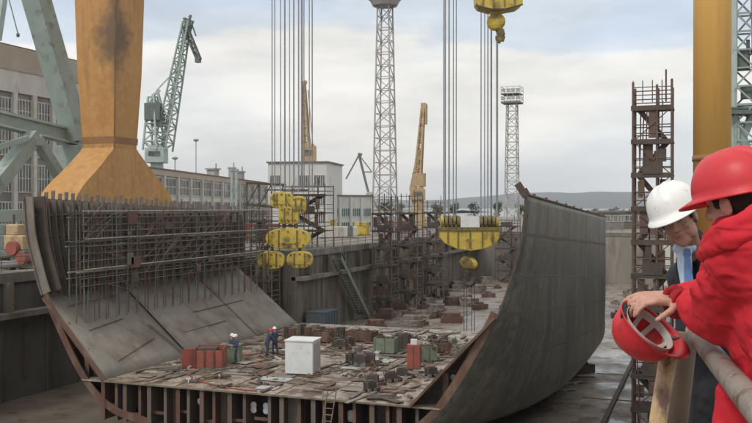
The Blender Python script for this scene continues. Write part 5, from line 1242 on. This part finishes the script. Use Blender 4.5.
# ---- man in white helmet
hup2 = CV(-.40,.02,.92); hfw2 = CV(-.40,-.80,-.42)
H2 = atd(679,221,4.05)
w2 = thing('person', (.42,4.5,0), 'man in a white hard hat and dark jacket bending behind the man in red', 'person')
neck2 = atd(688,247,4.16); chest2 = atd(701,287,4.2)+CV(.03,0,0); pel2 = atd(722,390,4.3)
b = MB(); head_mesh(b, H2, hup2, hfw2); b.limb([chest2+CV(0,0,.1), neck2, H2+basis(hup2,hfw2)@Vector((0,-.03,-.03))], [.09,.06,.056])
b.limb([pel2, chest2], [.12,.12])
ls2, le2, lw2 = atd(722,266,4.0), atd(733,326,3.95), atd(712,320,3.85)
rs2, re2, rw2 = atd(681,276,4.4), atd(692,325,4.4), atd(700,327,4.15)
b.limb([chest2+CV(0,0,.08), ls2, le2, lw2], [.08,.05,.04,.03]); b.limb([chest2+CV(0,0,.08), rs2, re2, rw2], [.08,.05,.04,.03])
hand(b, lw2, CV(-.9,-.2,-.2), CV(0,0,-1), 1); hand(b, rw2, CV(-.3,-.9,-.1), CV(0,0,-1), -1)
lg2 = []
for dy, dx in ((-.11,0),(.11,.03)):
    h_ = pel2+Vector((0,dy,0)); k_ = Vector((pel2.x+.02,pel2.y+dy,.47)); a_k = Vector((pel2.x+.08,pel2.y+dy,.09)); lg2.append((h_,k_,a_k)); b.limb([h_,k_,a_k,a_k+Vector((-.15,0,-.04))], [.08,.055,.042,.03])
remeshed('body', b, .0045, M['skin2'], w2, 3); face_parts(w2, H2, hup2, hfw2); hair_part(w2, H2, hup2, hfw2)
b = MB(); b.limb([pel2+CV(.02,0,-.05), pel2.lerp(chest2,.5)+CV(.03,0,0), chest2+CV(.035,0,0), chest2+CV(.04,0,.1)], [.165,.165,.18,.14], 20)
b.limb([chest2+CV(.03,0,.08), ls2, le2, lw2+CV(.05,0,0)], [.12,.085,.068,.045], 18); b.limb([chest2+CV(.03,.05,.06), rs2, re2, rw2+CV(.03,.03,0)], [.12,.075,.065,.045], 18)
b.limb([neck2+CV(.045,.03,-.03), neck2+CV(.03,.03,.02)], [.085,.07], 18)
b.limb([neck2+CV(-.045,-.03,-.06), chest2+CV(-.12,-.06,-.02), chest2+CV(-.10,-.06,-.25)], [.022,.06,.07], 14); b.limb([neck2+CV(.055,-.05,-.05), chest2+CV(.02,-.08,-.02)], [.028,.07], 14)
remeshed('jacket', b, .0075, M['darksuit'], w2, 4, disp=[(.1,.03)])
sA, sB = atd(684,251,4.10), atd(686,285,4.06); b = MB(); b.limb([sA, sA.lerp(sB,.5), sB], [.034,.034,.024], 14); b.limb([sA+CV(-.03,.0,.012), sA+CV(.035,.0,.015)], [.024,.024], 14)
remeshed('shirt', b, .006, M['shirt'], w2, 2)
b = MB(); td = CV(0,-1,.05)
b.loft([[c_+td*.036+CV(w_*x,0,0)+td*(.012*y) for x, y in ((-1,0),(1,0),(1,1),(-1,1))] for c_, w_ in ((sA+CV(0,0,.012),.012),(sA+CV(0,0,-.018),.016),(sA+CV(0,0,-.026),.011),(sB,.021),(sB+CV(0,0,-.1),.022))]); b.build('tie', M['tie'], w2)
b = MB()
for h_, k_, a_k in lg2: b.limb([h_, k_, a_k+Vector((0,0,.03))], [.125,.085,.07], 18)
b.limb([pel2+CV(-.10,-.05,.05), pel2+CV(-.11,-.05,-.35), Vector((pel2.x-.1,pel2.y-.05,.3))], [.07,.085,.07], 16)
remeshed('trousers', b, .009, M['blackcloth'], w2, 4, disp=[(.09,.03)])
for h_, k_, a_k in lg2:
    b = MB(); b.limb([a_k+Vector((.04,0,-.03)), a_k+Vector((-.06,0,-.03)), a_k+Vector((-.18,0,-.04))], [.06,.06,.048]); b.bx(a_k.x-.19, a_k.x+.09, a_k.y-.05, a_k.y+.05, 0, .03); remeshed('shoe', b, .009, M['blackcloth'], w2, 3)
hard_hat(H2+basis(hup2,hfw2)@Vector((0,-.006,.052)), hup2, hfw2, M['whitehelmet'], w2, s=1.0)

# ---- workers on the tank top
def worker(foot, rz, cloth, hat, label, pose=0, s=1.0):
    f = Vector(foot); R3 = Matrix.Rotation(rz,3,'Z'); t = thing('person', f, label, 'person')
    Q = lambda x, y, z: f+R3@(Vector((x,y,z))*s)            # y forward
    bend = {0:.05,1:.35,2:.62}[pose]; hp_ = (0,0,.92) if pose < 2 else (0,-.12,.62)
    ch = (0, hp_[1]+bend*.55, hp_[2]+.42*math.cos(bend)); hd = (0, ch[1]+bend*.35, ch[2]+.36*math.cos(bend*.8)); hdv = Q(*hd)
    kn = [(-.11,.10 if pose < 2 else .28,.48 if pose < 2 else .42),(.12,-.02 if pose < 2 else .2,.47 if pose < 2 else .3)]; an = [(-.12,.06,.08),(.13,-.14 if pose < 2 else -.2,.08)]
    arm = [((-.2,ch[1],ch[2]+.1),(-.27,ch[1]+.12+.1*pose,ch[2]-.18),(-.16,ch[1]+.34,ch[2]-.2-.14*pose)),((.2,ch[1],ch[2]+.1),(.28,ch[1]+.02+.15*pose,ch[2]-.2),(.2,ch[1]+.18+.12*pose,ch[2]-.38))]
    b = MB(); head_mesh(b, hdv, R3@Vector((0,.3*bend,1)), R3@Vector((0,1,-.3-bend)), s)
    b.limb([Q(*hp_), Q(*ch), Q(hd[0],hd[1]-.03,hd[2]-.05)], [.1*s,.11*s,.05*s])
    for a in arm: b.limb([Q(*ch)]+[Q(*p) for p in a], [.09*s,.055*s,.042*s,.03*s]); hand(b, Q(*a[2]), R3@Vector((0,.8,-.6)), R3@Vector((0,-.5,-.8)), 1, s=s)
    for i in (0,1): b.limb([Q((-.09,.09)[i],hp_[1],hp_[2]), Q(*kn[i]), Q(*an[i]), Q(an[i][0],an[i][1]+.14,.04)], [.08*s,.055*s,.04*s,.03*s])
    remeshed('body', b, .012, M['skin'], t, 2)
    b = MB(); b.limb([Q(hp_[0],hp_[1],hp_[2]-.02), Q(*ch), Q(ch[0],ch[1],ch[2]+.12)], [.155*s,.17*s,.12*s], 14)
    for a in arm: b.limb([Q(ch[0],ch[1],ch[2]+.06)]+[Q(*p) for p in a], [.11*s,.08*s,.065*s,.045*s], 12)
    for i in (0,1): b.limb([Q((-.09,.09)[i],hp_[1],hp_[2]-.02), Q(*kn[i]), Q(an[i][0],an[i][1],.12)], [.115*s,.085*s,.07*s], 12)
    remeshed('coverall', b, .018, M[cloth], t, 3, disp=[(.1,.03)])
    for i in (0,1): b = MB(); b.limb([Q(an[i][0],an[i][1]-.03,.06), Q(an[i][0],an[i][1]+.16,.05)], [.055*s,.045*s], 8); remeshed('boot', b, .015, M['blackcloth'], t, 1)
    hard_hat(hdv+R3@Vector((0,0,.045)), R3@Vector((0,.4*bend,1)), R3@Vector((0,1,-.2-bend)), M[hat], t, s=1.05*s)
    return t
for (u, v, rz, cl, hat, lab, po) in ((229,361,-1.9,'coverall_grey','whitehelmet','worker in grey leaning over behind the faded red container',1),(236,363,2.6,'coverall','whitehelmet','worker in navy standing right of the grey worker by the red container',0),
    (267,356,-.6,'coverall','redhelmet','worker in navy bending down left of the white cabin',1),(275,354,1.2,'coverall','whitehelmet','worker in navy standing close left of the white cabin',0),
    ):
    worker(on_deck(u, v), rz, cl, hat, lab, po)

# ------------------------------------------------------------------ air
b = MB(); b.bx(-8800, 8800, -700, 8800, -14, 330)
hz = b.build('haze', None, None) if False else None
me = b.mesh('haze'); hz = bpy.data.objects.new('haze', me); COL.objects.link(hz); hz['kind'] = 'stuff'
hm = bpy.data.materials.new('haze air'); hm.use_nodes = True; nt = hm.node_tree; nt.nodes.remove(nt.nodes['Principled BSDF'])
pv = nt.nodes.new('ShaderNodeVolumePrincipled'); pv.inputs['Color'].default_value = (.88,.91,.95,1); pv.inputs['Density'].default_value = .00012
nt.links.new(pv.outputs[0], nt.nodes['Material Output'].inputs['Volume']); me.materials.append(hm)
